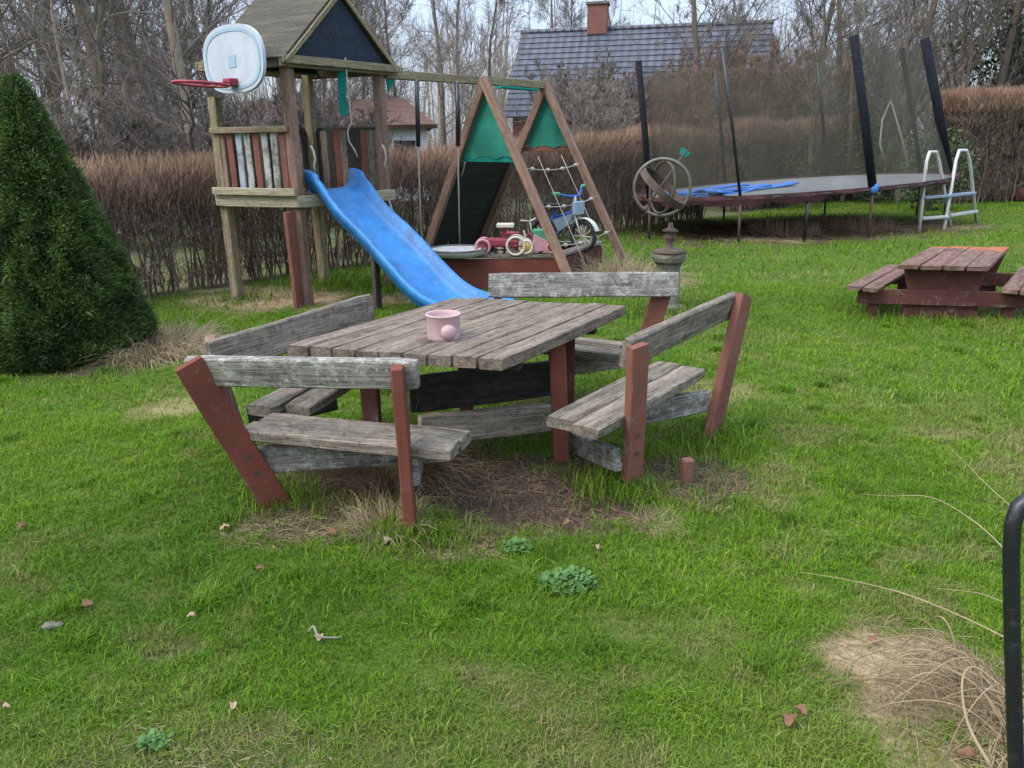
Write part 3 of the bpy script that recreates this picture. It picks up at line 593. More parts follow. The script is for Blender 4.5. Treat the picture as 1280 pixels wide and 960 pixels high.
# ------------------------------------------------------------------ BASKETBALL HOOP
hc = D(292, 74, 7.95); hn = Vector((-.6, -.8, 0)).normalized(); hx = Vector((.8, -.6, 0)); H = thing('basketball_hoop', 'white rounded basketball backboard with red rim fixed to the play tower corner', 'basketball hoop', hc-Vector((0, 0, .37)))
def shape(sx, sz):
    pts = []
    for i in range(48):
        a = 6.28318*i/48; c, s = math.cos(a), math.sin(a); e = 2/2.5 if s > 0 else 2/2.7
        pts.append((sx*math.copysign(abs(c)**e, c), sz*math.copysign(abs(s)**e, s)))
    return pts
def face(sx, sz, off, th): return MB().slab([hc+hx*a+Vector((0, 0, b))+hn*off for a, b in shape(sx, sz)], th, hn)
face(.475, .305, 0, .035).build('backboard', M_['white'], H)
def band(sx, sz, w, off):
    a = shape(sx, sz); b = shape(sx-w, sz-w); g = MB(); n = len(a); q = lambda p, o: hc+hx*p[0]+Vector((0, 0, p[1]))+hn*o
    vs = [q(p, off) for p in a]+[q(p, off) for p in b]+[q(p, off-.004) for p in a]+[q(p, off-.004) for p in b]; fs = []
    for i in range(n):
        j = (i+1) % n; fs += [(i, j, n+j, n+i), (2*n+i, 3*n+i, 3*n+j, 2*n+j), (i, 2*n+i, 2*n+j, j), (n+i, n+j, 3*n+j, 3*n+i)]
    return g.add(vs, fs)
band(.44, .272, .03, .0225).build('border_stripe', M_['paleblue'], H)
MB().box(hc+hn*.0205+Vector((0, 0, -.02)), (.12, .004, .11), hx, (0, 0, 1), .001).build('target_square', M_['paleblue'], H)
br = hc-Vector((0, 0, .21))+hn*.06; MB().box(br, (.12, .1, .07), hx, (0, 0, 1), .01).build('bracket', M_['rimred'], H)
MB().torus(br+hn*.3+Vector((-.02, 0, -.03)), Vector((0.05, .02, 1)), .24, .014, 44, 8).build('rim', M_['rimred'], H, None, True)
for s in (-1, 1): rod('rim_brace', H, M_['rimred'], [br+hx*.03*s, br+hn*.2+hx*.17*s+Vector((0, 0, -.02))], .01, 6)
rod('mount_bar', H, M_['olivewood'], [hc-hn*.05+Vector((0, 0, .05)), on(t1, t2, .25, 2.36, .09)], .025, 6)

# ------------------------------------------------------------------ SWING FRAME with climbing module
ap1 = D(608, 121, 9.6); ap2 = D(684, 119, 10.95); bt = Vector((t4.x, t4.y, 2.36))
SF = thing('swing_set', 'brown wooden A-frame swing set with green cloth and black climbing board', 'swing frame', ((ap1.x+ap2.x)/2, (ap1.y+ap2.y)/2, 0))
ap1.z = 2.33; ap2.z = 2.36
plank('swing_beam', SF, M_['olivewood'], bt+(bt-ap1).normalized()*.0+Vector((.06, .05, 0)), ap2+(ap2-ap1).normalized()*.06, .1, .09, jit=.003)
f1r = G(723, 368); f2r = G(788, 338); f1l = Vector((-1.25, 10.4, 0)); f2l = Vector((-.55, 11.9, 0))
bd = (ap2-ap1).normalized()
for (ap, fr, fl) in ((ap1, f1r, f1l), (ap2, f2r, f2l)):
    for f, m in ((fr, 'brownwood'), (fl, 'brownwood')):
        plank('leg', SF, M_[m], Vector((f.x, f.y, -.06)), ap+(ap-Vector(f)).normalized()*.02+(-bd*.052 if f is fr else -bd*.046), .1, .07, bd)
lerp = lambda a, b, s: Vector(a)+(Vector(b)-Vector(a))*s
g = MB()   # climbing board on the far left legs
q = [lerp(ap1, f1l, .39), lerp(ap2, f2l, .39), lerp(ap2, f2l, .96), lerp(ap1, f1l, .96)]; nrm = (q[1]-q[0]).cross(q[2]-q[0]).normalized()
for i in range(9):
    a, b = lerp(q[0], q[3], i/9), lerp(q[1], q[2], i/9); a2, b2 = lerp(q[0], q[3], (i+.95)/9), lerp(q[1], q[2], (i+.95)/9); g.slab([a+nrm*.04, b+nrm*.04, b2+nrm*.04, a2+nrm*.04], .025)
g.build('climbing_board', M_['blackboard'], SF)
rod('climbing_rope', SF, M_['rope'], [lerp(q[0], q[1], .1)-nrm*.02, lerp(q[0], q[2], .5)-nrm*.03+Vector((-.25, 0, 0)), lerp(q[3], q[2], .35)-nrm*.06], .012, 6)
for (ap, fr, fl, s0, s1) in ((ap1, f1r, f1l, .04, .37), (ap2, f2r, f2l, .04, .33)):   # green cloth triangles between the legs of each A
    a, b, c, d = lerp(ap, fl, s0), lerp(ap, fr, s0), lerp(ap, fr, s1), lerp(ap, fl, s1); g = MB(); n = 8; vs = []; fs = []; th = bd*.006
    for i in range(n+1):
        l0, l1 = lerp(a, d, i/n), lerp(b, c, i/n)
        for j in range(n+1):
            p = lerp(l0, l1, j/n)+bd*(.005*math.sin(i*.8+j*.6)+.02); 
            if i == n: p.z += .025*math.sin(j*2.3)
            vs.append(p)
    N0 = len(vs); vs += [v+th for v in vs]
    for i in range(n):
        for j in range(n):
            k = i*(n+1)+j; fs += [(k, k+1, k+n+2, k+n+1), (N0+k, N0+k+n+1, N0+k+n+2, N0+k+1)]
    rim = [j for j in range(n+1)]+[(i+1)*(n+1)+n for i in range(n)]+[n*(n+1)+j for j in range(n-1, -1, -1)]+[i*(n+1) for i in range(n-1, 0, -1)]
    for i in range(len(rim)): a_, b_ = rim[i], rim[(i+1) % len(rim)]; fs.append((a_, N0+a_, N0+b_, b_))
    g.add(vs, fs).build('cloth_triangle', M_['green'], SF, None, False)
    plank('cross_bar', SF, M_['teal' if ap is ap1 else 'redfade'], lerp(ap, fl, s1+.01)+bd*.05, lerp(ap, fr, s1+.01)+bd*.05, .07, .035, bd)
plank('beam_wrap', SF, M_['teal'], lerp(ap1, ap2, .18)-Vector((0, 0, .066)), lerp(ap1, ap2, .8)-Vector((0, 0, .066)), .085, .028)
MB().slab([bt+Vector((.08, .05, -.05)), bt+Vector((.17, .12, -.05)), bt+Vector((.09, .06, -.19))], .02).build('corner_bracket', M_['teal'], SF)
for s in (.42, .6, .78):      # climbing net between the two front legs
    a, b = lerp(ap1, f1r, s), lerp(ap2, f2r, s); pts = [lerp(a, b, k/8)-Vector((0, 0, .05*math.sin(3.14159*k/8))) for k in range(9)]; g = MB(); g.tube(pts, .006, 6)
    for k in (1, 3, 5, 7): g.lathe(pts[k]-Vector((0, 0, .025)), [(.005, 0), (.026, .012), (.03, .025), (.024, .04), (.005, .05)], 8)
    g.build('net_rope', M_['rope'], SF, None, True)
for s in (.3, .7):
    rod('net_rope', SF, M_['rope'], [lerp(lerp(ap1, f1r, k), lerp(ap2, f2r, k), s)+Vector((0, 0, -.03)) for k in (.36, .5, .65, .8, .93)], .005, 6)
# swing hung from the beam
sb0, sb1 = lerp(bt, ap1, .34), lerp(bt, ap1, .72)
SW = thing('swing', 'swing on two dark sleeved ropes hanging behind the blue slide', 'swing', ((sb0.x+sb1.x)/2, (sb0.y+sb1.y)/2, .4))
for p in (sb0, sb1):
    r_ = rod('swing_rope', SW, M_['rope'], [Vector((p.x, p.y, 2.31)), Vector((p.x-.02, p.y, 1.3)), Vector((p.x-.03, p.y, .43))], .009, 6)
    MB().tube([Vector((p.x, p.y, 2.3)), Vector((p.x-.006, p.y, 1.95)), Vector((p.x-.013, p.y, 1.6))], .026, 8).build('sleeve', M_['black'], r_, None, True)
MB().box(((sb0.x+sb1.x)/2-.03, (sb0.y+sb1.y)/2, .425), ((sb1-sb0).length+.1, .17, .035), sb1-sb0, (0, 0, 1), .012).build('swing_seat', M_['rubber'], SW)

# ------------------------------------------------------------------ SANDBOX and toys
b0, b1 = G(548, 362), G(699, 360); dv = Vector((.62, 1.2, 0)); b2, b3 = b1+dv, b0+dv; sc_ = (b0+b2)/2
SB = thing('sandbox', 'low red sandbox with grey wooden rim holding sand and old toys', 'sandbox', sc_)
hs = .36
for (a, b, m) in ((b0, b1, 'redpaint'), (b1, b2, 'darkred'), (b2, b3, 'darkred'), (b3, b0, 'darkred')):
    plank('side_board', SB, M_[m], Vector((a.x, a.y, hs/2-.04)), Vector((b.x, b.y, hs/2-.04)), hs+.06, .04, (b-a).cross(Vector((0, 0, 1))))
    o = (Vector(((a.x+b.x)/2, (a.y+b.y)/2, 0))-sc_).normalized()*-.04
    plank('rim_board', SB, M_['greywood'], Vector((a.x, a.y, hs+.022))+o, Vector((b.x, b.y, hs+.022))+o, .15, .035)
n = 24; vs = []; fs = []
for j in range(n+1):
    for i in range(n+1):
        p = b0+(b1-b0)*(.03+.94*i/n)+dv*(.03+.94*j/n); vs.append((p.x, p.y, .27+.05*float(fnoise(p.x*2, p.y*2, .3))))
for j in range(n):
    for i in range(n): k = j*(n+1)+i; fs.append((k, k+1, k+n+2, k+n+1))
MB().add(vs, fs).build('sand', M_['sand'], SB, None, True)
tp = G(572, 318, .41); tb = thing('round_tub', 'shallow pale grey round tub resting on the sandbox corner', 'tub', tp)
MB().lathe(tp, [(.2, -.0), (.29, .02), (.325, .065), (.335, .07), (.335, .058), (.3, .0), (.21, -.022)][::-1]+[], 36).build('tub_shell', M_['alum'], tb, None, True)
MB().torus(tp+Vector((0, 0, .066)), (0, 0, 1), .33, .011, 40, 6).build('rim', M_['stone'], tb, None, True)
def wheel(parent, c, axis, r, w, tyre, rim, spokes=0):
    wv = MB().torus(c, axis, r-w*.5, w*.5, 28, 8).build('wheel', M_[tyre], parent, None, True)
    a = Vector(axis).normalized(); g = MB()
    if spokes:
        x = a.cross(Vector((0, 0, 1))).normalized(); y = a.cross(x); c = Vector(c)
        for k in range(spokes): d = x*math.cos(6.283*k/spokes)+y*math.sin(6.283*k/spokes); g.tube([c, c+d*(r-w*.6)], .006, 4)
        g.lathe(c-a*.02, [(.005, 0), (.018, .002), (.018, .038), (.005, .04)], 10, a)
    else: g.lathe(Vector(c)-a*w*.35, [(.004, 0), (r-w*.8, .004), (r-w*.75, w*.35), (r-w*.8, w*.66), (.004, w*.7)], 20, a)
    g.build('hub', M_[rim], wv, None, True)
zt = hs+.04
# red ride-on tractor
a = D(604, 299, 9.0); b = D(645, 306, 8.98); ax = Vector((b.x-a.x, b.y-a.y, 0)).normalized(); pr = Vector((-ax.y, ax.x, 0))
TR = thing('toy_tractor', 'small faded red ride-on tractor with pale seat in the sandbox', 'toy tractor', ((a.x+b.x)/2, (a.y+b.y)/2, zt))
A0 = Vector((a.x, a.y, zt+.09)); B0 = Vector((b.x, b.y, zt+.1))
MB().box(A0+ax*.16+Vector((0, 0, .04)), (.3, .13, .1), ax, (0.15, 0, 1), .03).build('body', M_['toyred'], TR)
MB().box(A0+ax*.34+Vector((0, 0, .03)), (.12, .09, .07), ax, (-.3, 0, 1), .02).build('fender', M_['toyred'], TR)
MB().tube([A0+ax*.24+Vector((0, 0, .07)), A0+ax*.25+Vector((0, 0, .22))], .025, 8).build('seat_post', M_['toyred'], TR)
MB().box(A0+ax*.26+Vector((0, 0, .235)), (.2, .15, .045), ax, (0, 0, 1), .02).build('seat', M_['toycream'], TR)
for s in (-1, 1):
    wheel(TR, A0+pr*.1*s, pr, .095, .03, 'toypink', 'toyred', 6); wheel(TR, B0+pr*.1*s, pr, .115, .03, 'toycream', 'toyred', 6)
# red tricycle behind the tractor
fw3 = D(668, 300, 9.35); ax3 = Vector((.8, -.6, 0)); pr3 = Vector((.6, .8, 0)); z3 = .3
TT = thing('tricycle', 'dark red tricycle with pale handlebar standing behind the tractor in the sandbox', 'tricycle', (fw3.x-.15, fw3.y, z3))
f3 = Vector((fw3.x, fw3.y, z3+.13)); r3 = f3-ax3*.42-Vector((0, 0, .03))
wheel(TT, f3, pr3, .13, .035, 'rubber', 'toyred', 8)
for s in (-1, 1): wheel(TT, r3+pr3*.14*s, pr3, .1, .035, 'rubber', 'toycream', 6)
g = MB(); g.tube([f3+Vector((0, 0, .16))-ax3*.03, r3+ax3*.1+Vector((0, 0, .08)), r3], .016, 8); g.tube([r3-pr3*.14, r3+pr3*.14], .012, 6); g.tube([f3+pr3*.03, f3+Vector((0, 0, .17))-ax3*.03+pr3*.03], .01, 6); g.tube([f3-pr3*.03, f3+Vector((0, 0, .17))-ax3*.03-pr3*.03], .01, 6); g.build('trike_frame', M_['toyred'], TT, None, True)
MB().tube([f3+Vector((0, 0, .16))-ax3*.03, f3+Vector((0, 0, .3))-ax3*.07, f3+Vector((0, 0, .32))-ax3*.09+pr3*.15], .011, 6).tube([f3+Vector((0, 0, .3))-ax3*.07, f3+Vector((0, 0, .32))-ax3*.09-pr3*.15], .011, 6).build('handlebar', M_['toycream'], TT, None, True)
MB().box(r3+ax3*.06+Vector((0, 0, .17)), (.2, .16, .035), ax3, (0, 0, 1), .015).build('seat', M_['toyred'], TT)
# pink toy trailer with green tub
a = D(657, 307, 8.98); b = D(690, 308, 8.98); ax = Vector((b.x-a.x, b.y-a.y, 0)).normalized(); pr = Vector((-ax.y, ax.x, 0)); A0 = Vector((a.x, a.y, zt+.085)); B0 = Vector((b.x, b.y, zt+.075))
TC = thing('toy_cart', 'pink toy cart carrying a green bin on the sandbox rim', 'toy cart', ((a.x+b.x)/2, (a.y+b.y)/2, zt))
MB().slab([A0+ax*.06-Vector((0, 0, .05)), A0+ax*.26-Vector((0, 0, .05)), B0-ax*.06+Vector((0, 0, .07)), A0+ax*.1+Vector((0, 0, .13))], .13, pr).build('body', M_['toypink'], TC)
MB().box((A0+B0)/2+ax*.03+Vector((0, 0, .12))+pr*.1, (.19, .13, .14), ax, (0, 0, 1), .02).build('bin', M_['toygreen'], TC)
MB().tube([A0+ax*.02, A0-ax*.02+Vector((0, 0, .18))], .012, 6).build('handle', M_['toycream'], TC)
for s in (-1, 1): wheel(TC, A0+pr*.08*s, pr, .088, .032, 'toycream', 'toyyellow'); wheel(TC, B0+pr*.08*s, pr, .075, .03, 'toypink', 'toyred')
# child's bicycle
fw = D(729, 292, 9.6); rw = D(703, 285, 9.95); ax = Vector((fw.x-rw.x, fw.y-rw.y, 0)).normalized(); pr = Vector((-ax.y, ax.x, 0))
zb = .32; BK = thing('child_bike', "child's blue and green bicycle with training wheels standing in the sandbox", 'bicycle', ((fw.x+rw.x)/2, (fw.y+rw.y)/2, zb))
F0 = Vector((fw.x, fw.y, zb+.2)); ax = Vector((.75, -.66, 0)); pr = Vector((.66, .75, 0)); R0 = F0-ax*.62
wheel(BK, F0, pr, .2, .055, 'rubber', 'toycream', 10); wheel(BK, R0, pr, .2, .055, 'rubber', 'toycream', 10)
hd = F0-ax*.14+Vector((0, 0, .38)); bbk = F0-ax*.36+Vector((0, 0, .02)); stp = F0-ax*.46+Vector((0, 0, .3))
g = MB()
for p, q in ((hd, bbk), (hd-Vector((0, 0, .08)), stp-Vector((0, 0, .1))), (stp, bbk), (bbk, R0), (stp-Vector((0, 0, .06)), R0)): g.tube([p, q], .017, 8)
g.build('bike_frame', M_['toyblue'], BK, None, True)
MB().slab([hd-Vector((0, 0, .1)), stp-Vector((0, 0, .12)), bbk+Vector((0, 0, .02)), bbk+ax*.16+Vector((0, 0, .12))], .07, pr).build('side_fairing', M_['stepblue'], BK)
g = MB(); [g.tube([F0+pr*.045*s, F0-ax*.11+Vector((0, 0, .27))+pr*.04*s], .012, 6) for s in (-1, 1)]; g.tube([F0-ax*.11+Vector((0, 0, .27)), hd+Vector((0, 0, .1))], .018, 8); g.build('fork', M_['alum'], BK, None, True)
hb = hd+Vector((0, 0, .1)); h_ = MB().tube([hb-pr*.24+Vector((0, 0, .03))-ax*.07, hb-pr*.1, hb+pr*.1, hb+pr*.24+Vector((0, 0, .1))-ax*.07], .015, 8).build('handlebar', M_['toyblue'], BK, None, True)
for s, dz in ((-1, .03), (1, .1)): MB().tube([hb+pr*.22*s+Vector((0, 0, dz))-ax*.06, hb+pr*.32*s+Vector((0, 0, dz+.01))-ax*.09], .024, 8).build('grip', M_['toygreen'], h_, None, True)
MB().box(stp+Vector((0, 0, .05)), (.22, .13, .06), ax, (0, 0, 1), .025).build('saddle', M_['rubber'], BK)
MB().box(hd-Vector((0, 0, .04))+ax*.06, (.05, .2, .16), ax, (0, 0, 1), .02).build('number_plate', M_['stepblue'], BK)
g = MB(); n = 10
for i in range(n): q0, q1 = rad(20+i*12), rad(20+(i+1)*12); g.slab([F0+(ax*math.cos(q)+Vector((0, 0, math.sin(q))))*.225+pr*s for q, s in ((q0, -.04), (q1, -.04), (q1, .04), (q0, .04))], .008)
g.build('mudguard', M_['alum'], BK)
for s in (-1, 1):
    tw = MB().torus(R0+pr*.2*s-Vector((0, 0, .13)), pr, .052, .016, 18, 6).build('training_wheel', M_['toycream'], BK, None, True)
    MB().tube([R0+pr*.05*s, R0+pr*.2*s-Vector((0, 0, .13))], .009, 6).build('stay', M_['rust'], tw, None, True)
ped = MB(); ped.tube([bbk-pr*.1, bbk+pr*.1], .01, 6); ped.box(bbk-pr*.13-ax*.06-Vector((0, 0, .05)), (.07, .08, .02), ax); ped.box(bbk+pr*.13+ax*.06+Vector((0, 0, .05)), (.07, .08, .02), ax); ped.tube([bbk-pr*.1, bbk-pr*.1-ax*.06-Vector((0, 0, .05))], .009, 6); ped.tube([bbk+pr*.1, bbk+pr*.1+ax*.06+Vector((0, 0, .05))], .009, 6); ped.build('pedals', M_['rust'], BK)

# ------------------------------------------------------------------ ARMILLARY SUNDIAL
ab = Vector((1.56, 7.6, 0)); AR = thing('armillary_sundial', 'rusty armillary sundial of crossed rings on a mossy stone pedestal', 'sundial', ab)
MB().lathe(ab, [(.17, -.05), (.17, .05), (.13, .08), (.12, .2), (.115, .42), (.125, .47), (.16, .5), (.17, .54), (.165, .57), (.1, .59)], 16, jit=.03).build('pedestal', M_['stone'], AR, None, False)
MB().lathe(ab+Vector((0, 0, .57)), [(.15, 0), (.17, .02), (.12, .045), (.05, .06), (.03, .1), (.05, .14), (.06, .17), (.04, .2), (.075, .215), (.08, .225), (.03, .25), (.02, .3)], 16, jit=.04).build('stem', M_['rust'], AR, None, True)
rc = ab+Vector((-.1, 0, 1.2)); RR = .265
MB().torus(rc, (.25, 1, .05), RR, .016, 56, 6, flat=.012).build('meridian_ring', M_['brass'], AR, None, True)
g = MB(); axd = Vector((.62, -.25, .72)).normalized()
n = 56; x_ = Vector((0, 0, 1)).cross(axd).normalized(); y_ = axd.cross(x_); vs = []; fs = []
for i in range(n):
    d = x_*math.cos(6.28318*i/n)+y_*math.sin(6.28318*i/n)
    for (r_, h_) in ((RR-.02, -.035), (RR-.012, -.035), (RR-.012, .035), (RR-.02, .035)): vs.append(rc+d*r_+axd*h_)
for i in range(n):
    for k in range(4): fs.append((i*4+k, ((i+1) % n)*4+k, ((i+1) % n)*4+(k+1) % 4, i*4+(k+1) % 4))
g.add(vs, fs).build('equator_band', M_['rust'], AR)
MB().torus(rc, (.95, .3, -.1), RR-.025, .012, 56, 6).build('horizon_ring', M_['rust'], AR, None, True)
aa, ab2 = D(806, 262, 7.5), D(858, 188, 7.6); arw = MB().tube([aa, ab2], .011, 8).build('arrow_rod', M_['rust'], AR, None, True)
dd = (ab2-aa).normalized(); MB().slab([ab2-dd*.06+Vector((-.03, 0, .02)), ab2+Vector((-.05, 0, .03)), ab2+dd*.01, ab2+Vector((.04, 0, -.03)), ab2-dd*.06+Vector((.02, 0, -.02))], .008).build('fletching', M_['teal'], arw)
MB().lathe(aa-dd*.02, [(.002, 0), (.03, .02), (.012, .07)], 8, dd).build('arrow_head', M_['rust'], arw)

# ------------------------------------------------------------------ TRAMPOLINE
tcx = Vector((5.78, 15.55, 0)); ea, eb = 3.85, 1.95; rot = rad(29); zm = .8
e1 = Vector((math.cos(rot), math.sin(rot), 0)); e2 = Vector((-math.sin(rot), math.cos(rot), 0))
def rim(th, k=1.0, z=zm): p = tcx+e1*ea*k*math.cos(th)+e2*eb*k*math.sin(th); return Vector((p.x, p.y, z+(p.x-tcx.x)*.035))
TP = thing('trampoline', 'old oval trampoline with sagging grey net and leaning dark padded poles', 'trampoline', tcx)
MB().tube([rim(6.28318*i/64) for i in range(65)], .03, 8).build('frame_ring', M_['rust'], TP, None, True)
MB().slab([rim(6.28318*i/64, .95, zm+.01) for i in range(64)], .012, (0, 0, 1)).build('jumping_mat', M_['mat'], TP)
g = MB(); n = 96; vs = []; fs = []
for i in range(n):
    th = 6.28318*i/n; dr = .015+.06*float(fnoise(i*.35, 3., 1.))+(.17*float(fnoise(i*.8, 9., 1.)) if 50 < i < 66 else 0) ; kk = 1.012+.01*math.sin(i*1.7)
    vs += [rim(th, .95, zm+.02), rim(th, 1.01, zm+.045), rim(th, kk+.006, zm-.02), rim(th, kk, zm-dr), rim(th, kk-.006, zm-dr), rim(th, kk-.004, zm-.02)]
for i in range(n):
    j = (i+1) % n
    for k in range(6): fs.append((i*6+k, j*6+k, j*6+(k+1) % 6, i*6+(k+1) % 6))
g.add(vs, fs).build('skirt', M_['skirt'], TP)
def theta(px, front):
    best = None
    for i in range(720):
        th = 6.28318*i/720; p = rim(th); s = math.sin(th) < 0
        if s == front:
            e = abs(PX(p)[0]-px)
            if best is None or e < best[0]: best = (e, th)
    return best[1]
poles = []   # base px, front?, top px
for (bx, fr, tx, ty, r_) in ((808, True, 798, 76, .075), (925, True, 903, 62, .035), (1092, True, 1067, 44, .1), (1187, True, 1156, 48, .13), (1152, False, 1127, 60, .07), (1034, False, 1022, 78, .05), (906, False, 894, 86, .05)):
    b = rim(theta(bx, fr)); tpt = D(tx, ty, b.y-.1); poles.append((b, tpt))
    rod('net_pole', TP, M_['foam' if r_ > .06 else 'black'], [b-Vector((0, 0, .02)), lerp(b, tpt, .5)+Vector((.01, 0, 0)), tpt], r_*.72, 10)
    rod('leg', TP, M_['rust'], [Vector((b.x+.02, b.y, -.03)), b-Vector((0, 0, .03))], .024, 8)
rod('leg', TP, M_['black'], [Vector((rim(theta(1010, True)).x, rim(theta(1010, True)).y, -.03)), rim(theta(1010, True))], .03, 8)
pb = poles[2][0]; MB().torus(pb+Vector((0, 0, .02)), (0, 0, 1), .05, .035, 20, 8, flat=.09).build('pole_strap', M_['bluetarp'], TP, None, True)
# net
order = [0, 1, 2, 3, 4, 5, 6]; g = MB()
for k in range(7):
    (b0_, t0_), (b1_, t1_) = poles[order[k]], poles[order[(k+1) % 7]]; n = 14; m = 8; vs = []; fs = []
    th0 = math.atan2((b0_-tcx).dot(e2)/eb, (b0_-tcx).dot(e1)/ea); th1 = math.atan2((b1_-tcx).dot(e2)/eb, (b1_-tcx).dot(e1)/ea)
    while th1 < th0: th1 += 6.28318
    for i in range(n+1):
        s = i/n; lo_ = rim(th0+(th1-th0)*s, .955, zm+.03); hi = lerp(t0_, t1_, s)-Vector((0, 0, .05+.13*math.sin(3.14159*s)))
        for j in range(m+1):
            q = j/m; p = lerp(lo_, hi, q); c = tcx+Vector((-.55*q, 0, p.z)); p = p+(Vector((c.x, c.y, p.z))-p)*.045*q; p = p+(Vector((c.x, c.y, p.z))-p)*(-.02*math.sin(3.14*q))*math.sin(3.14*s); vs.append(p+Vector((0, .03*math.sin(i*1.9+q*4), 0)))
    for i in range(n):
        for j in range(m): kk = i*(m+1)+j; fs.append((kk, kk+1, kk+m+2, kk+m+1))
    g.add(vs, fs)
g.build('safety_net', M_['net'], TP, None, True)
e_ = lerp(*poles[4], .55)+Vector((-.5, -.3, 0)); rod('loose_cord', TP, M_['rope'], [D(1136, 208, 14.9), D(1126, 168, 14.9), D(1113, 126, 14.9), D(1103, 150, 14.9), D(1100, 180, 14.9), D(1106, 200, 14.9)], .016, 6)
bp = thing('folded_pad', 'bright blue folded vinyl pad lying along the left edge of the trampoline', 'pad', rim(3.4, .8, zm+.02))
for (q_, w__) in (((.42, .93), (.3, .55), .0) , ((.3, .75), (.12, .12), .05), ((.5, .95), (.2, .8), .09), ((.15, .85), (.2, .3), .04), ((-.05, .9), (.15, .45), .08), ((.62, .97), (.35, .8), .06)) and [(((x[0], x[1]), x[2]), .3) for x in (((.42, .93), (.3, .5), .03), ((.3, .72), (.12, .1), .06), ((.5, .95), (.2, .78), .1), ((.15, .85), (.2, .3), .05), ((-.05, .9), (.15, .45), .09), ((.62, .97), (.35, .8), .07))]:
    (a0, k0), (a1, k1) = q_[0]; z0_ = q_[1]
    plank('pad_strip', bp, M_['bluetarp'], rim(3.14+a0, k0, zm+z0_), rim(3.14+a1, k1, zm+z0_+R.uniform(-.01, .04)), .26, .035, warp=.06, ch=.012)

# ------------------------------------------------------------------ LADDER (A-shaped pool ladder)
lb = G(1150, 287); k = lb.y/14.0
LD = thing('step_ladder', 'white tubular A-shaped step ladder with blue-grey steps beside the trampoline', 'ladder', G(1185, 283))
def Lp(px, py, Y): return D(px, py, Y)
y0, y1, yb = 13.9, 14.3, 14.9
railp = []
for (fpx, fpy, tl, tr, ty, bpx_, bpy_, Yf) in ((1149, 289, 1158, 1174, 189, 1189, 284, 13.6), (1180, 287, 1195, 1212, 187, 1221, 278, 14.2)):
    f = G(fpx, fpy); b = G(bpx_, bpy_); f = Vector((f.x, f.y, -.02)); b = Vector((b.x, b.y, -.02)); ym = (f.y+b.y)/2
    a, c = D(tl, ty+14, ym-.12), D(tr, ty+14, ym+.12); a2, c2 = D(tl+4, ty+1, ym-.06), D(tr-4, ty+1, ym+.06)
    rod('handrail', LD, M_['alum'], [f, lerp(f, a, .5), a, a2, c2, c, lerp(c, b, .5), b], .032, 8); railp.append((f, a, b, c))
for s in (.2, .5):
    for (i0, i1) in ((0, 1), (2, 3)):
        p, q = lerp(railp[0][i0], railp[0][i1], s), lerp(railp[1][i0], railp[1][i1], s)
        M, L = frame(p, q); MB().box((L/2, 0, 0), (L, .13, .05), bev=.01).build('step', M_['stepblue'] if s > .4 else M_['alum'], LD, M)

# ------------------------------------------------------------------ SMALL RED PICNIC TABLE
q0, q1 = G(1121, 334, .5), G(1236, 336, .5); q3 = G(1182, 300, .5); ux = (q1-q0).normalized(); uy = Vector((-ux.y, ux.x, 0)); Lk = 1.65
kc = (q0+q1)/2+uy*Lk/2; KT = thing('picnic_table', 'small dark red picnic table with attached bench seats at the right lawn edge', 'picnic table', (kc.x, kc.y, 0))
sk = (q3-q0); sk = sk/sk.length*Lk
Mk, L = frame(q0, q0+sk); Mi = Mk.inverted(); mb = MB(); wk = (Mi @ q1)
for i in range(4): p = Mi @ (q0+(q1-q0)*((i+.5)/4)); mb.plank(L, abs(wk.y)/4-.008, .04, p.x, p.y, 0, ch=.004, sh=wk.x/wk.y)
mb.build('tabletop', M_['kidtable'], KT, Mk)
w_ = (q1-q0).length; zs = .29
for s in (-1, 1):
    o = q0+(q1-q0)*.5+ux*s*(w_*.5+.28); o = Vector((o.x, o.y, zs)); Ms, L = frame(o, o+sk); mb = MB()
    for j in (-1, 1): mb.plank(L, .135, .038, 0, j*.072, 0, ch=.006)
    mb.build('seat', M_['kidtop'], KT, Ms)
for s in (.12, .9):
    o = Vector(((q0+q1)/2+sk*s)); d = ux
    MB().slab([Vector((o.x, o.y, 0))+d*a+Vector((0, 0, b)) for a, b in ((-.36, .475), (.36, .475), (.3, .26), (.34, .0), (-.34, .0), (-.3, .26))], .04, uy).build('end_panel', M_['darkred'], KT)
    for z_, h_ in ((.2, .14),):
        a = Vector((o.x, o.y, z_))-d*(w_*.5+.36)-uy*.045; b = Vector((o.x, o.y, z_))+d*(w_*.5+.36)-uy*.045
        plank('seat_bearer', KT, M_['darkred'], a, b, h_, .04, uy)
    for sg in (-1, 1):
        a = Vector((o.x, o.y, -.03))+d*sg*(w_*.5+.2)-uy*.0; plank('foot', KT, M_['darkred'], a, a+Vector((0, 0, .24)), .1, .04, uy)

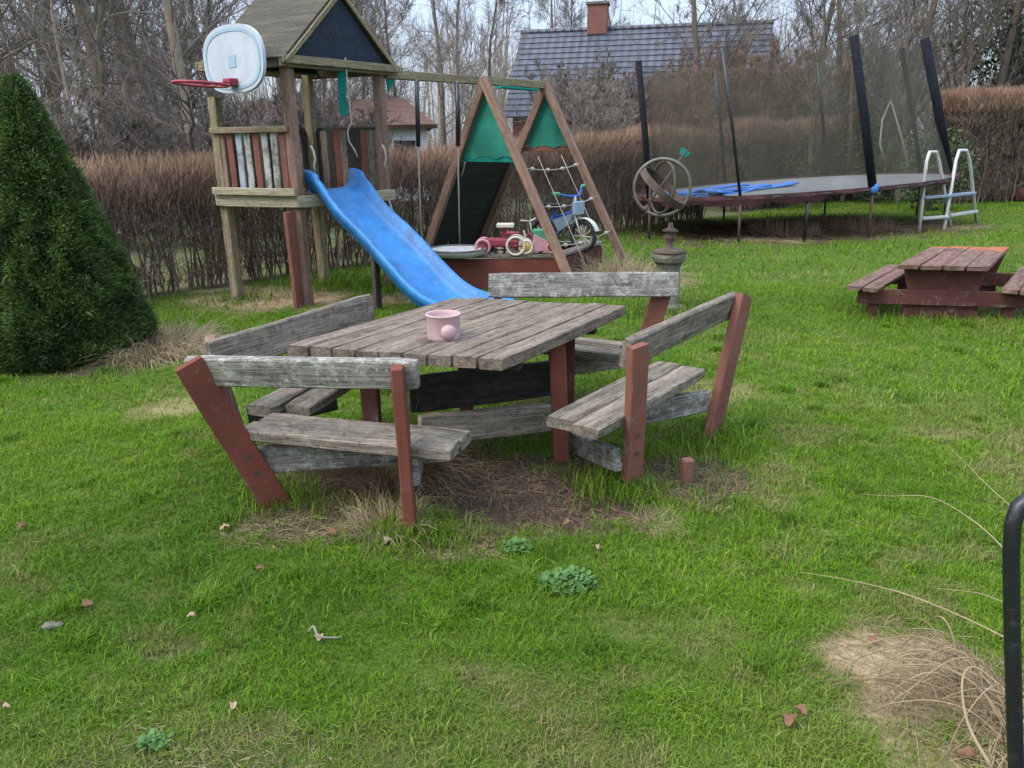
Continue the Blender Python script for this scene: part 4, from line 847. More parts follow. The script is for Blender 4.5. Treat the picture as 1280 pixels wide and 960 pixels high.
# ------------------------------------------------------------------ BLACK TUBE CHAIR at the right edge
CH = thing('garden_chair', 'black tubular steel garden chair cut off by the right picture edge', 'chair', (1.35, 1.35, 0))
cb = [D(1271, 985, 1.16), D(1268, 900, 1.17), D(1265, 780, 1.18), D(1264, 690, 1.19), D(1266, 655, 1.19), D(1273, 634, 1.195), D(1290, 620, 1.2), D(1330, 612, 1.21)]
e0 = cb[0]; f0 = Vector((e0.x+.02, e0.y+.0, -.02)); wch = .46
e_t = cb[-1]+Vector((wch-.16, .12, 0))
right = [Vector((p.x+2*(cb[-1].x+.14-p.x), p.y+.12, p.z)) for p in reversed(cb)]
rod('back_frame', CH, M_['black'], [f0, lerp(f0, e0, .5)]+cb+right+[Vector((right[-1].x, right[-1].y, -.02))], .0135, 12)
xr = right[-1].x
MB().box(((e0.x+xr)/2, e0.y+.06+.0, .72), (xr-e0.x-.05, .02, .34), (1, .25, 0), (0, 0, 1), .008).build('back_panel', M_['rubber'], CH)
MB().box(((e0.x+xr)/2+.06, e0.y-.2, .43), (xr-e0.x-.04, .42, .03), (1, .25, 0), (0, 0, 1), .012).build('seat', M_['rubber'], CH)
for xx in (e0.x+.1, xr+.08): rod('leg', CH, M_['black'], [Vector((xx, e0.y-.36, -.02)), Vector((xx, e0.y-.38, .43))], .0125, 10)

# ------------------------------------------------------------------ CONIFER
def conifer(c, Rr, Hh, n, name, label, cat, mat, brown=None):
    T_ = thing(name, label, cat, c)
    MB().tube([Vector(c)+Vector((0, 0, -.05)), Vector(c)+Vector((.02, 0, Hh*.5)), Vector(c)+Vector((0, 0, Hh*.93))], [.07, .045, .01], 8).build('trunk', M_['bark'], T_, None, True)
    u = rng.random(n); h = 1-np.sqrt(1-u*.9996); az = rng.uniform(0, 6.283, n)
    lump = fnoise(az*1.6+2*np.cos(az), h*5, .55)-.5; lump2 = vnoise(np.cos(az)*3+5, np.sin(az)*3+h*9, .4)-.5
    pr = (1-h)**.87*(1-.25*np.clip((.06-h)/.06, 0, 1)); inn = rng.random(n)**2.2*.28
    rr = Rr*pr*(1+.32*lump+.26*lump2)*(1-inn)+.012
    P = np.stack([c[0]+rr*np.cos(az), c[1]+rr*np.sin(az), c[2]+Hh*h*.985], 1)
    m = 6; out = np.stack([np.cos(az), np.sin(az), .55+0*az], 1)
    out = out[:, None, :]+rng.normal(0, .55, (n, m, 3)); out /= np.linalg.norm(out, axis=2, keepdims=True)
    L = (.022+.038*rng.random((n, m)))*(.65+.5*(1-h))[:, None]*np.where(rng.random((n, 1)) < .04, 1.9, 1); B0 = np.repeat(P[:, None, :], m, 1).reshape(-1, 3)+rng.normal(0, .016, (n*m, 3)); o = out.reshape(-1, 3); Lf = L.reshape(-1)
    s = np.cross(o, rng.normal(0, 1, (n*m, 3))); s /= np.linalg.norm(s, axis=1, keepdims=True); w = .0055*(.7+.6*rng.random(n*m))
    V = np.stack([B0, B0+o*(Lf*.55)[:, None]+s*w[:, None], B0+o*Lf[:, None], B0+o*(Lf*.55)[:, None]-s*w[:, None]], 1).reshape(-1, 3)
    clump = np.clip(.42+.9*(vnoise(az*2.2, h*7, .35)-.5)+.35*lump2, 0, 1)
    rnd = np.repeat(np.repeat(clump, m)+rng.normal(0, .16, n*m), 4)
    Q = (np.arange(n*m)*4)[:, None]+np.arange(4)
    if brown is not None:
        kb = (np.hypot(B0[:, 0]-brown[0], B0[:, 2]-brown[2]) > brown[3]*(.7+.6*rng.random(len(B0)))) | (B0[:, 1] > c[1])
        Q = Q[kb]
    link('crown', mesh_np('crown', V, [Q], {'rnd': np.clip(rnd, 0, 1)}), M_[mat], T_)
    # inner twigs
    k = 900; hh = rng.random(k)**1.6; a = rng.uniform(0, 6.283, k); r1 = Rr*(1-hh)**.87*.9; pol = [(np.array([[c[0], c[1], c[2]+Hh*x_*.96], [c[0]+np.cos(y_)*z_*.55, c[1]+np.sin(y_)*z_*.55, c[2]+Hh*x_*.96+.03], [c[0]+np.cos(y_)*z_, c[1]+np.sin(y_)*z_, c[2]+Hh*x_+.08]]), np.array([.014, .009, .003])) for x_, y_, z_ in zip(hh, a, r1)]
    V, Q = tubes_np(pol, 4); link('branches', mesh_np('branches', V, [Q]), M_['hedgemid'], T_)
    return T_
conifer((-3.69, 6.15, 0), .68, 2.2, 60000, 'conifer', 'dense dark green cone-shaped conifer at the left lawn edge', 'conifer', 'needle', (-3.05, 5.75, .42, .14))

# ------------------------------------------------------------------ DRY GRASS CLUMPS
def clump(c, r, L, n, label, thick=.002, el0=.75, name='dry_grass_clump', bias=(0, 0), parent=None, mat='straw'):
    az = rng.uniform(0, 6.283, n); q = np.sqrt(rng.random(n))*r; P = np.stack([c[0]+q*np.cos(az), c[1]+q*np.sin(az), 0*az], 1); P[:, 2] = hz(P[:, 0], P[:, 1])
    el = np.clip(rng.normal(el0, .35, n), .05, 1.5); a2 = az+rng.normal(0, .7, n); d = np.stack([np.cos(a2)*np.cos(el)+bias[0], np.sin(a2)*np.cos(el)+bias[1], np.sin(el)], 1)
    pol = straws_np(P, d, L*rng.uniform(.45, 1.25, n), thick*rng.uniform(.6, 1.4, n), rng.uniform(.3, 1.0, n))
    V, Q = tubes_np(pol, 3); o = link(name, mesh_np(name, V, [Q]), M_[mat], parent); return tag(o, label, 'dry grass') if label else o
clump((-2.95, 6.2), .42, .42, 2600, 'bushy tan dry grass clump at the right foot of the conifer', .0028, .7)
clump((1.35, 9.2), .45, .62, 2600, 'tan dry grass clump hanging at the right end of the sandbox', .0032, .75)
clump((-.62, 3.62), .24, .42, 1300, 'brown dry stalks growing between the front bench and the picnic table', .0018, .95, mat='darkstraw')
SCL = thing('dry_grass_clump', 'tangled straw clump with long bleached stalks beside the black chair', 'dry grass', (1.4, 1.86, 0))
clump((1.42, 1.84), .18, .2, 420, None, .0022, .6, name='tuft', bias=(-.03, .0), parent=SCL)
clump((-.55, 3.05), .16, .24, 420, 'brown tuft of dead grass under the front bench seat', .0016, 1.0)
clump((.62, 3.05), .1, .12, 260, 'small tuft of dead grass in front of the right bench post', .0012, .8)
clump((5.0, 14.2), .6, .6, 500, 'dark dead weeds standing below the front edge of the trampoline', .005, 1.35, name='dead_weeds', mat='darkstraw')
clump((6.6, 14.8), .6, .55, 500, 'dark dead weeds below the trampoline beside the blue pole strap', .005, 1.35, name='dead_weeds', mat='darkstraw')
# long bleached stems arching from the straw clump
def stem(pxs, label, r=.003):
    pts = [Vector(p) for p in pxs]; o = MB().curve(pts, [r*(1-.7*i/(len(pts)-1)) for i in range(len(pts))], 6).build('stalk', M_['straw'], SCL, None, True); return tag(o, label)
for k_ in range(26):
    a_ = R.uniform(1.6, 3.6); p0_ = Vector((1.42+R.uniform(-.1, .06), 1.84+R.uniform(-.12, .2), .01)); L_ = R.uniform(.16, .4); hh = R.uniform(.05, .17); d_ = Vector((math.cos(a_), math.sin(a_), 0)); w_ = Vector((-d_.y, d_.x, 0))*R.uniform(-.12, .12)
    MB().curve([p0_, p0_+d_*L_*.25+Vector((0, 0, hh*.8))+w_*.2, p0_+d_*L_*.55+Vector((0, 0, hh))+w_*.6, p0_+d_*L_*.85+Vector((0, 0, hh*.55))+w_, p0_+d_*L_+Vector((0, 0, hh*.1))+w_*1.3], [.0028, .0026, .0021, .0015, .0008], 5).build('stalk', M_[('straw', 'darkstraw', 'paleleaf')[k_ % 3]], SCL, None, True)
stem([G(1262, 800, .05), G(1205, 772, .07), G(1130, 742, .08), G(1060, 725, .07), G(1000, 715, .05)], 'longest dry stem, lying furthest left across the lawn', .0032)
stem([G(1268, 700, .12), G(1222, 655, .14), G(1165, 622, .12), G(1110, 620, .08), G(1075, 617, .05)], 'pale dry stem arching across the lawn above the straw patch', .003)
stem([G(1272, 640, .15), G(1240, 612, .14), G(1208, 580, .13), G(1183, 556, .1)], 'short dry stem rising steeply at the right picture edge', .0026)
stem([G(1270, 760, .1), G(1225, 742, .12), G(1165, 735, .1)], 'thin dry stem just above the straw patch', .0022)
stem([G(1240, 960, .02), G(1210, 905, .08), G(1203, 850, .14), G(1222, 835, .16), G(1275, 880, .1)], 'broad pale dry leaf curling beside the black chair tube', .005)

# ------------------------------------------------------------------ SMALL THINGS ON THE LAWN
def leaf(px, py, s, rot_, m, label, curl=.8):
    s *= .82; p = G(px, py); z = float(hz(p.x, p.y))+.022; out = []; n = 7; g = MB(); vs = []; fs = []
    for i in range(n):
        a = i/(n-1); w = s*.42*math.sin(3.14159*(a*.92+.06))**.8*(1+.18*math.sin(i*2.6)); x_ = (a-.5)*s
        for j, kx in enumerate((-1, 0, 1)): w *= R.uniform(.8, 1.2); vs.append(Vector((x_, kx*w, abs(kx)*w*curl*R.uniform(.3, 1.3)+.15*s*math.sin(a*3.1)*curl+R.uniform(0, .05)*s)))
    N0 = len(vs); vs += [v-Vector((0, 0, .0012)) for v in vs]
    for i in range(n-1):
        for j in range(2): k = i*3+j; fs += [(k, k+1, k+4, k+3), (N0+k, N0+k+3, N0+k+4, N0+k+1)]
    g.add(vs, fs); M = Matrix.Translation((p.x, p.y, z)) @ Matrix.Rotation(rot_, 4, 'Z') @ Matrix.Rotation(R.uniform(-.3, .3), 4, 'X')
    tag(g.build('fallen_leaf', M_[m], None, M, True), label, 'leaf', 'fallen leaves on the lawn')
for a in ((985, 905, .06, 1.2, 'brownleaf', 'large curled brown leaf left of the straw patch at the bottom right'), (1000, 893, .045, 2.2, 'brownleaf', 'brown leaf touching the large curled leaf at the bottom right'),
          (240, 776, .035, .4, 'paleleaf', 'pale pointed leaf alone in the left foreground lawn'), (292, 887, .035, 1.9, 'paleleaf', 'upright pale leaf near the bottom left of the lawn'),
          (110, 762, .05, .2, 'brownleaf', 'brown leaf right of the flat pale stone'), (30, 665, .05, 1.0, 'brownleaf', 'brown leaf farthest left in the lawn'),
          (283, 664, .06, .7, 'paleleaf', 'folded tan leaf below the leaning left bench post'), (415, 671, .06, 2.5, 'brownleaf', 'curled brown leaf on the lawn under the front bench'),
          (487, 684, .06, 1.1, 'paleleaf', 'yellowish leaf left of the front bench right post foot'), (711, 664, .05, .3, 'brownleaf', 'orange brown leaf in front of the right table leg'),
          (745, 692, .035, 2.0, 'paleleaf', 'tiny pale leaf right above the green weed'), (400, 803, .045, 1.6, 'paleleaf', 'pale leaf under the curved twig in the foreground'),
          (8, 888, .03, .1, 'paleleaf', 'small pale leaf at the left picture edge'), (1090, 805, .05, 1.1, 'brownleaf', 'brown leaf on the left rim of the sandy patch'),
          (325, 718, .045, 2.9, 'brownleaf', 'dark leaf flat in the grass below the left bench'), (36, 468, .07, .5, 'brownleaf', 'orange leaf in front of the conifer foot')): leaf(*a)
def rock(px, py, s, m, label, name='stone', fl=.6):
    p = G(px, py); bm = bmesh.new(); bmesh.ops.create_icosphere(bm, subdivisions=3, radius=1)
    for v in bm.verts:
        k = 1+.22*math.sin(v.co.x*3+px)+.14*math.sin(v.co.y*5+py); v.co = Vector((v.co.x*s[0]*k, v.co.y*s[1]*k, v.co.z*s[2]*k))
    me = bpy.data.meshes.new(name); bm.to_mesh(me); bm.free(); me.polygons.foreach_set('use_smooth', [True]*len(me.polygons))
    tag(link(name, me, M_[m], None, Matrix.Translation((p.x, p.y, s[2]*.55))), label, 'stone')
rock(67, 784, (.032, .018, .012), 'stone', 'flat pale stone half sunk in the left foreground lawn')
rock(1206, 944, (.022, .018, .016), 'brownleaf', 'rounded reddish stone at the foot of the straw clump')
pb = G(858, 600); tag(MB().box((pb.x, pb.y, .05), (.055, .05, .13), (1, .3, 0), (.1, 0, 1), .008).build('brick', M_['brick']), 'broken red brick standing in the bare earth behind the right bench', 'brick')
tw = [G(385, 790, .03), G(392, 783, .045), G(398, 795, .03), G(415, 797, .02), G(428, 796, .02)]; tag(MB().curve(tw, [.002, .004, .004, .003, .0015], 6).build('twig', M_['twigpale'], None, None, True), 'short curved pale twig in the left foreground lawn', 'twig')
lg = G(1285, 252); tag(MB().tube([lg+Vector((-.35, .1, .17)), lg+Vector((.9, .3, .2))], [.2, .21], 14).build('log', M_['darkred'], None, None, True), 'reddish brown log lying at the right picture edge below the tall hedge', 'log')
def weed(px, py, rx, ry, n, label, s=.022):
    p = G(px, py); V = []; Q = []
    for i in range(n):
        a = R.uniform(0, 6.283); q = math.sqrt(R.random()); c = np.array([p.x+rx*q*math.cos(a), p.y+ry*q*math.sin(a), .012+.035*R.random()*(1.1-q)+float(hz(p.x, p.y))]); az = R.uniform(0, 6.283); d = np.array([math.cos(az), math.sin(az), R.uniform(-.1, .7)]); e = np.array([-math.sin(az), math.cos(az), R.uniform(-.3, .3)]); l_ = s*R.uniform(.6, 1.3)
        k = len(V); V += [c, c+d*l_*.4+e*l_*.45, c+d*l_*.85+e*l_*.3, c+d*l_*1.05, c+d*l_*.85-e*l_*.3, c+d*l_*.4-e*l_*.45]; Q.append([k, k+1, k+2, k+3]); Q.append([k, k+3, k+4, k+5])
    o = link('weed', mesh_np('weed', np.array(V), [np.array(Q)]), M_['weed']); tag(o, label, 'weed')
weed(708, 733, .1, .09, 330, 'bluish green leafy weed in the middle of the foreground lawn')
weed(645, 690, .06, .05, 120, 'low green weed just behind the bluish leafy weed', .018)
weed(192, 930, .045, .03, 60, 'bright green rosette weed at the bottom left of the lawn', .018)

# ------------------------------------------------------------------ HEDGES
def hedge(path, th, ztop, label, per_m=1500, shoots=900, stems=13, tk=1.):
    T_ = thing('hedge', label, 'hedge', (*path[0], 0)); tops = []; mids = []; st = []
    for (ax, ay, az_), (bx, by, bz_) in zip([(*p, z) for p, z in zip(path, ztop)][:-1], [(*p, z) for p, z in zip(path, ztop)][1:]):
        L = math.hypot(bx-ax, by-ay); d = np.array([(bx-ax)/L, (by-ay)/L]); nrm = np.array([-d[1], d[0]])
        n = int(L*stems*3); t_ = rng.random(n)*L; o = rng.normal(0, th*.2, n)
        for i in range(n):
            zt_ = az_+(bz_-az_)*t_[i]/L; b = np.array([ax, ay])+d*t_[i]+nrm*o[i]; pts = []; j = rng.normal(0, .05, (6, 2)).cumsum(0)*.6
            for k in range(6): pts.append([b[0]+j[k, 0], b[1]+j[k, 1], -.03+zt_*.8*k/5])
            st.append((np.array(pts), np.linspace(.013, .004, 6)*rng.uniform(.5, 1.5)))
        n = int(L*per_m); t_ = rng.random(n)*L; zf = rng.beta(1.05, 1.05, n); zt_ = az_+(bz_-az_)*t_/L+(vnoise(t_+ax, t_*0, .8)-.5)*.16; zf = np.where((zf < .6) & (vnoise(t_*1.0, zf*3, .3) < .34), zf*.2+.72, zf); z = zf*zt_*.92+.05; o = rng.uniform(-.5, .5, n)*th*(.75+.35*np.minimum(zf*1.6, 1))
        P = np.stack([ax+d[0]*t_+nrm[0]*o, ay+d[1]*t_+nrm[1]*o, z], 1); dv_ = rng.normal(0, .5, (n, 3)); dv_[:, 2] = np.abs(dv_[:, 2])+.45; dv_ /= np.linalg.norm(dv_, axis=1, keepdims=True); l_ = rng.uniform(.1, .32, n)
        mid = P+dv_*(l_*.5)[:, None]+rng.normal(0, .02, (n, 3)); e = P+dv_*l_[:, None]+rng.normal(0, .025, (n, 3)); w = rng.uniform(.0022, .0055, n)*tk
        mids += [(np.stack([P[i], mid[i], e[i]]), np.array([w[i], w[i]*.75, w[i]*.35])) for i in range(n)]
        n = int(L*shoots); t_ = rng.random(n)*L; zt_ = az_+(bz_-az_)*t_/L+(vnoise(t_+ax, t_*0, .8)-.5)*.16+(rng.random(n) < .02)*.12; dep = rng.random(n)**1.5*.42; o = rng.uniform(-.55, .55, n)*th; P = np.stack([ax+d[0]*t_+nrm[0]*o, ay+d[1]*t_+nrm[1]*o, zt_-dep-.05], 1)
        dv_ = rng.normal(0, .28, (n, 3)); dv_[:, 2] = 1; l_ = rng.uniform(.08, .22, n)*(.8+.5*vnoise(t_, 0*t_, .5)); e = P+dv_*l_[:, None]; w = rng.uniform(.002, .0045, n)*tk
        tops += [(np.stack([P[i], (P[i]+e[i])/2+rng.normal(0, .008, 3), e[i]]), np.array([w[i], w[i]*.8, w[i]*.3])) for i in range(n)]
    for nm, pol, m in (('stems', st, 'hedgemid'), ('twigs', mids, 'hedgemid'), ('young_shoots', tops, 'hedgetop')):
        V, Q = tubes_np(pol, 3); link(nm, mesh_np(nm, V, [Q]), M_[m], T_)
    return T_
hedge([(-9.2, 3.5), (-4.1, 8.75), (-2.75, 10.35), (0.1, 13.3), (2.5, 15.75), (4.2, 17.5)], .6, (1.34, 1.38, 1.42, 1.58, 1.82, 1.9), 'long clipped reddish brown hedge running behind the play tower', 2700, 1500)
hedge([(5.2, 19.2), (9.0, 22.8), (10.5, 23.6)], .8, (2.0, 2.2, 2.3), 'brown hedge seen through the trampoline net', 1900, 1300, tk=1.7)
hedge([(11.3, 21.0), (15.5, 22.4), (20, 23)], 1.2, (2.7, 2.85, 2.95), 'tall reddish brown hedge to the right of the trampoline', 3800, 2600, tk=1.9)

# ------------------------------------------------------------------ BARE TREES
def grow(H_, r0, lean, n1, n2, n3, n4, start=.12, up=.75, seed=1, multi=1, droop=0., l1=.42):
    g = np.random.default_rng(seed); trunk = []; limbs = []; tw = []
    def branch(p, d, L, r, k, wob, upv, taper=.35):
        pts = [p]; q = p.copy(); dd = d.copy()
        for i in range(k-1):
            dd = dd+g.normal(0, wob, 3)+np.array([0, 0, upv]); dd /= np.linalg.norm(dd); q = q+dd*L/(k-1); pts.append(q.copy())
        return np.array(pts), np.linspace(r, r*taper, k)
    def along(pts, t_):
        s = t_*(len(pts)-1); i = min(int(s), len(pts)-2); f = s-i; return pts[i]*(1-f)+pts[i+1]*f, pts[i+1]-pts[i]
    def child(dr, ang):
        dr = dr/np.linalg.norm(dr); a = g.normal(0, 1, 3); a -= a.dot(dr)*dr; a /= np.linalg.norm(a); return dr*math.cos(ang)+a*math.sin(ang)
    for m in range(multi):
        d0 = np.array([lean[0], lean[1], 1.]) + (g.normal(0, .28, 3)*[1, 1, 0] if multi > 1 else 0); d0 /= np.linalg.norm(d0)
        tp, tr = branch(np.array([g.normal(0, .12)*(multi > 1), g.normal(0, .12)*(multi > 1), -.1]), d0, H_*g.uniform(.85, 1.05), r0*(1 if m == 0 else g.uniform(.5, .9)), 14, .05, .03, .12); trunk.append((tp, tr))
        for i in range(n1):
            t_ = start+(1-start)*((i+g.random())/n1)**.9; p, dr = along(tp, min(t_, .97)); L1 = H_*l1*(1.15-t_)*g.uniform(.6, 1.2); r1 = max(.006, np.interp(t_, np.linspace(0, 1, 14), tr)*g.uniform(.17, .36))
            bp, br_ = branch(p, child(dr, g.uniform(.5, 1.05)), L1, r1, 8, .14, up*.12); limbs.append((bp, br_))
            for j in range(n2):
                p, dr = along(bp, g.uniform(.15, .98)); L2 = L1*g.uniform(.25, .55); cp_, cr_ = branch(p, child(dr, g.uniform(.35, .9)), L2, max(.004, r1*.42), 6, .16, up*.1-droop); limbs.append((cp_, cr_))
                for k in range(n3):
                    p, dr = along(cp_, g.uniform(.1, 1)); L3 = L2*g.uniform(.3, .65); ep, er = branch(p, child(dr, g.uniform(.3, .85)), L3, g.uniform(.005, .0078), 5, .16, up*.07-droop); tw.append((ep, er))
                    for l in range(n4):
                        p, dr = along(ep, g.uniform(.1, 1)); fp, fr_ = branch(p, child(dr, g.uniform(.3, .8)), L3*g.uniform(.3, .7), g.uniform(.0034, .0052), 4, .16, up*.05-droop); tw.append((fp, fr_))
    Vt, Qt = tubes_np(trunk, 10); V1, Q1 = tubes_np(limbs, 5); V2, Q2 = tubes_np(tw, 3)
    return mesh_np('trunk', Vt, [Qt], None, True), mesh_np('crown', np.concatenate([V1, V2]), [Q1, Q2+len(V1)])
KINDS = {'tall': grow(9.5, .14, (.02, 0), 22, 8, 6, 5, .12, .8, 3), 'tall2': grow(10.5, .17, (-.06, .02), 20, 8, 6, 5, .18, .9, 5), 'sapling': grow(6.5, .05, (.05, 0), 20, 5, 5, 3, .1, 1.2, 8, l1=.3),
         'multi': grow(6.5, .06, (0, 0), 12, 6, 6, 4, .1, 1.3, 13, multi=4, l1=.36), 'fine': grow(8.5, .09, (.03, 0), 26, 8, 6, 6, .12, .5, 17, droop=.012, l1=.36), 'bush': grow(3.6, .025, (0, 0), 14, 6, 6, 4, .06, .9, 23, multi=10, l1=.4),
         'scrub': grow(2.6, .016, (0, 0), 14, 6, 6, 3, .05, .8, 29, multi=8, l1=.45)}
def tree(px, Y, kind, sc, bark, twig, label, name='bare_tree', cat='tree', rz=None, group='bare trees around the garden'):
    x_ = D(px, 182, Y).x; o = bpy.data.objects.new(name, None); COL.objects.link(o); o.location = (x_, Y, 0); o.rotation_euler = (0, 0, R.uniform(0, 6.283) if rz is None else rz); o.scale = (sc,)*3; tag(o, label, cat, group)
    for me, nm, m in zip(KINDS[kind], ('trunk', 'crown'), (bark, twig)):
        key = (kind, nm, m)
        if key not in TM: mm = me.copy(); mm.materials.clear(); mm.materials.append(M_[m]); TM[key] = mm
        c = bpy.data.objects.new(nm, TM[key]); COL.objects.link(c); c.parent = o
TM = {}
for a in ((20, 19, 'sapling', 1.1, 'bark', 'twig', 'thin bare tree behind the conifer, left of its tip'), (62, 15, 'sapling', 1., 'bark', 'twig', 'thin dark bare tree just right of the conifer tip'), (125, 23, 'multi', 1.2, 'bark', 'twig', 'many stemmed bare tree farther behind the thick pale trunk'), (160, 20, 'sapling', 1.2, 'bark', 'twig', 'thin bare tree between the thick trunk and the twin trunks'), (226, 22, 'multi', 1.2, 'bark', 'twig', 'many stemmed bare tree right of the twin pale trunks'), (265, 17, 'sapling', 1.1, 'bark', 'twig', 'thin bare tree seen beside the red hoop rim'), (-25, 15, 'tall', 1., 'bark', 'twig', 'bare tree just left of the conifer tip at the left picture edge'), (42, 17, 'fine', .9, 'bark', 'twig', 'fine twigged bare tree directly behind the conifer tip'),
          (78, 21, 'tall2', 1., 'bark', 'twig', 'dark bare tree right of the conifer tip'), (104, 13.5, 'sapling', .95, 'barkpale', 'twigpale', 'slender pale bare tree with sprawling branches behind the hedge left end'),
          (143, 15.5, 'tall2', 1.15, 'barkpale', 'twigpale', 'thick pale trunked bare tree behind the hedge, left of the twin trunks'), (178, 16.5, 'tall', 1.15, 'barkpale', 'twigpale', 'left one of the two pale trunks behind the hedge'),
          (204, 17, 'tall2', .95, 'barkpale', 'twigpale', 'right one of the two pale trunks behind the hedge'), (243, 14.5, 'tall', .95, 'barkpale', 'twig', 'brown trunked bare tree standing left of the basketball backboard'),
          (282, 21, 'fine', 1., 'bark', 'twig', 'bare tree behind the basketball backboard'), (322, 19, 'multi', 1., 'bark', 'twig', 'many stemmed bare tree behind the slatted tower front'),
          (352, 25, 'tall', 1.1, 'bark', 'twig', 'bare tree seen past the near tower post'), (405, 22, 'sapling', 1.1, 'bark', 'twig', 'thin bare tree seen through the tower opening'), (446, 26, 'fine', 1., 'bark', 'twig', 'bare tree behind the teal cloth strip'),
          (512, 30, 'fine', 1.1, 'bark', 'twigpale', 'pale twigged bare tree above the swing beam'), (552, 33, 'tall', 1.05, 'bark', 'twigpale', 'bare tree between the swing ropes and the house'), (608, 28, 'fine', 1.0, 'bark', 'twigpale', 'light birch like tree left of the house roof'),
          (575, 40, 'tall2', 1., 'bark', 'twig', 'farther bare tree left of the house roof'), (690, 42, 'tall', 1.1, 'bark', 'twig', 'bare tree behind the house, left of the chimney'), (722, 46, 'fine', 1.2, 'bark', 'twig', 'fine bare tree rising right behind the chimney'),
          (775, 43, 'tall2', 1., 'bark', 'twig', 'bare tree behind the house, right of the chimney'), (823, 27, 'multi', 1.15, 'bark', 'twig', 'many stemmed bare tree in front of the house, above the left net pole'), (868, 25, 'tall', 1.0, 'bark', 'twig', 'dark bare tree in front of the roof right half'),
          (905, 44, 'fine', 1.1, 'bark', 'twig', 'bare tree behind the right end of the house ridge'), (955, 30, 'multi', 1.2, 'bark', 'twig', 'many stemmed bare tree at the right gable of the house'), (1000, 27, 'tall2', .95, 'bark', 'twig', 'bare tree above the middle of the trampoline net'),
          (1042, 25, 'tall', 1., 'bark', 'twig', 'bare tree left of the dark padded front pole'), (1083, 28, 'multi', 1.1, 'bark', 'twig', 'many stemmed bare tree right of the dark padded front pole'), (1118, 24, 'tall2', 1., 'bark', 'twig', 'dark trunked bare tree between the two padded poles'),
          (1145, 30, 'fine', 1.1, 'bark', 'twig', 'fine twigged bare tree behind the rightmost padded pole'), (1182, 26, 'tall', 1., 'barkpale', 'twigpale', 'pale bare tree rising at the left end of the tall hedge'), (1222, 28, 'multi', 1.2, 'bark', 'twig', 'many stemmed bare tree above the tall hedge'),
          (1020, 20, 'sapling', 1.2, 'bark', 'twig', 'thin bare tree behind the net between the middle poles'), (1060, 22, 'sapling', 1.3, 'bark', 'twig', 'thin bare tree just left of the dark padded front pole'), (1132, 21, 'sapling', 1.2, 'bark', 'twig', 'thin bare tree behind the far padded pole'), (1200, 24, 'sapling', 1.3, 'bark', 'twig', 'thin bare tree right of the rightmost padded pole'), (1240, 25, 'tall2', 1., 'bark', 'twig', 'stout bare tree above the tall hedge, left of the ivy'), (1262, 26, 'fine', 1.1, 'bark', 'twig', 'bare tree near the right picture edge above the tall hedge'), (1310, 24, 'tall2', 1., 'bark', 'twigpale', 'bare tree at the far right edge of the picture')): tree(*a)
for a in ((722, 20, 'bush', 1.1, 'twig', 'twig', 'grey twiggy shrub in front of the house left half'), (768, 22, 'bush', 1.0, 'twig', 'twig', 'dense grey shrub in front of the house middle'), (815, 21, 'bush', 1.05, 'twigred', 'twigred', 'reddish shrub behind the left net pole'),
          (742, 19, 'bush', .95, 'twigpale', 'twigpale', 'pale shrub in front of the roof below the chimney'), (795, 25, 'bush', 1.15, 'twig', 'twig', 'tall grey shrub right of the chimney'), (845, 26, 'bush', 1.25, 'twigred', 'twigred', 'tall reddish shrub against the middle of the roof'), (915, 27, 'bush', 1.3, 'twigred', 'twigred', 'tall reddish shrub against the right end of the roof'), (880, 23, 'bush', 1.2, 'twigred', 'twigred', 'reddish brown shrub behind the trampoline net left part'), (945, 24, 'bush', 1.25, 'twigred', 'twigred', 'reddish shrub behind the trampoline net middle'), (1010, 24, 'bush', 1.2, 'twigred', 'twigred', 'reddish shrub behind the trampoline net right part'), (1070, 23.5, 'bush', 1.1, 'twig', 'twig', 'brown shrub behind the dark padded front pole'),
          (100, 12.5, 'scrub', .95, 'twigred', 'twig', 'low scrub behind the hedge left end'), (190, 13.2, 'scrub', 1.0, 'twig', 'twig', 'low scrub at the foot of the pale trunks'), (285, 15, 'scrub', 1.1, 'twigred', 'twig', 'low scrub behind the hedge beside the tower'),
          (400, 16.5, 'scrub', 1.1, 'twig', 'twig', 'low scrub seen below the tower roof'), (450, 19, 'scrub', 1., 'twigred', 'twig', 'low scrub between the tower and the brown roofed house')): tree(*a, name='bare_shrub', cat='shrub', group='bare shrubs beyond the hedge')

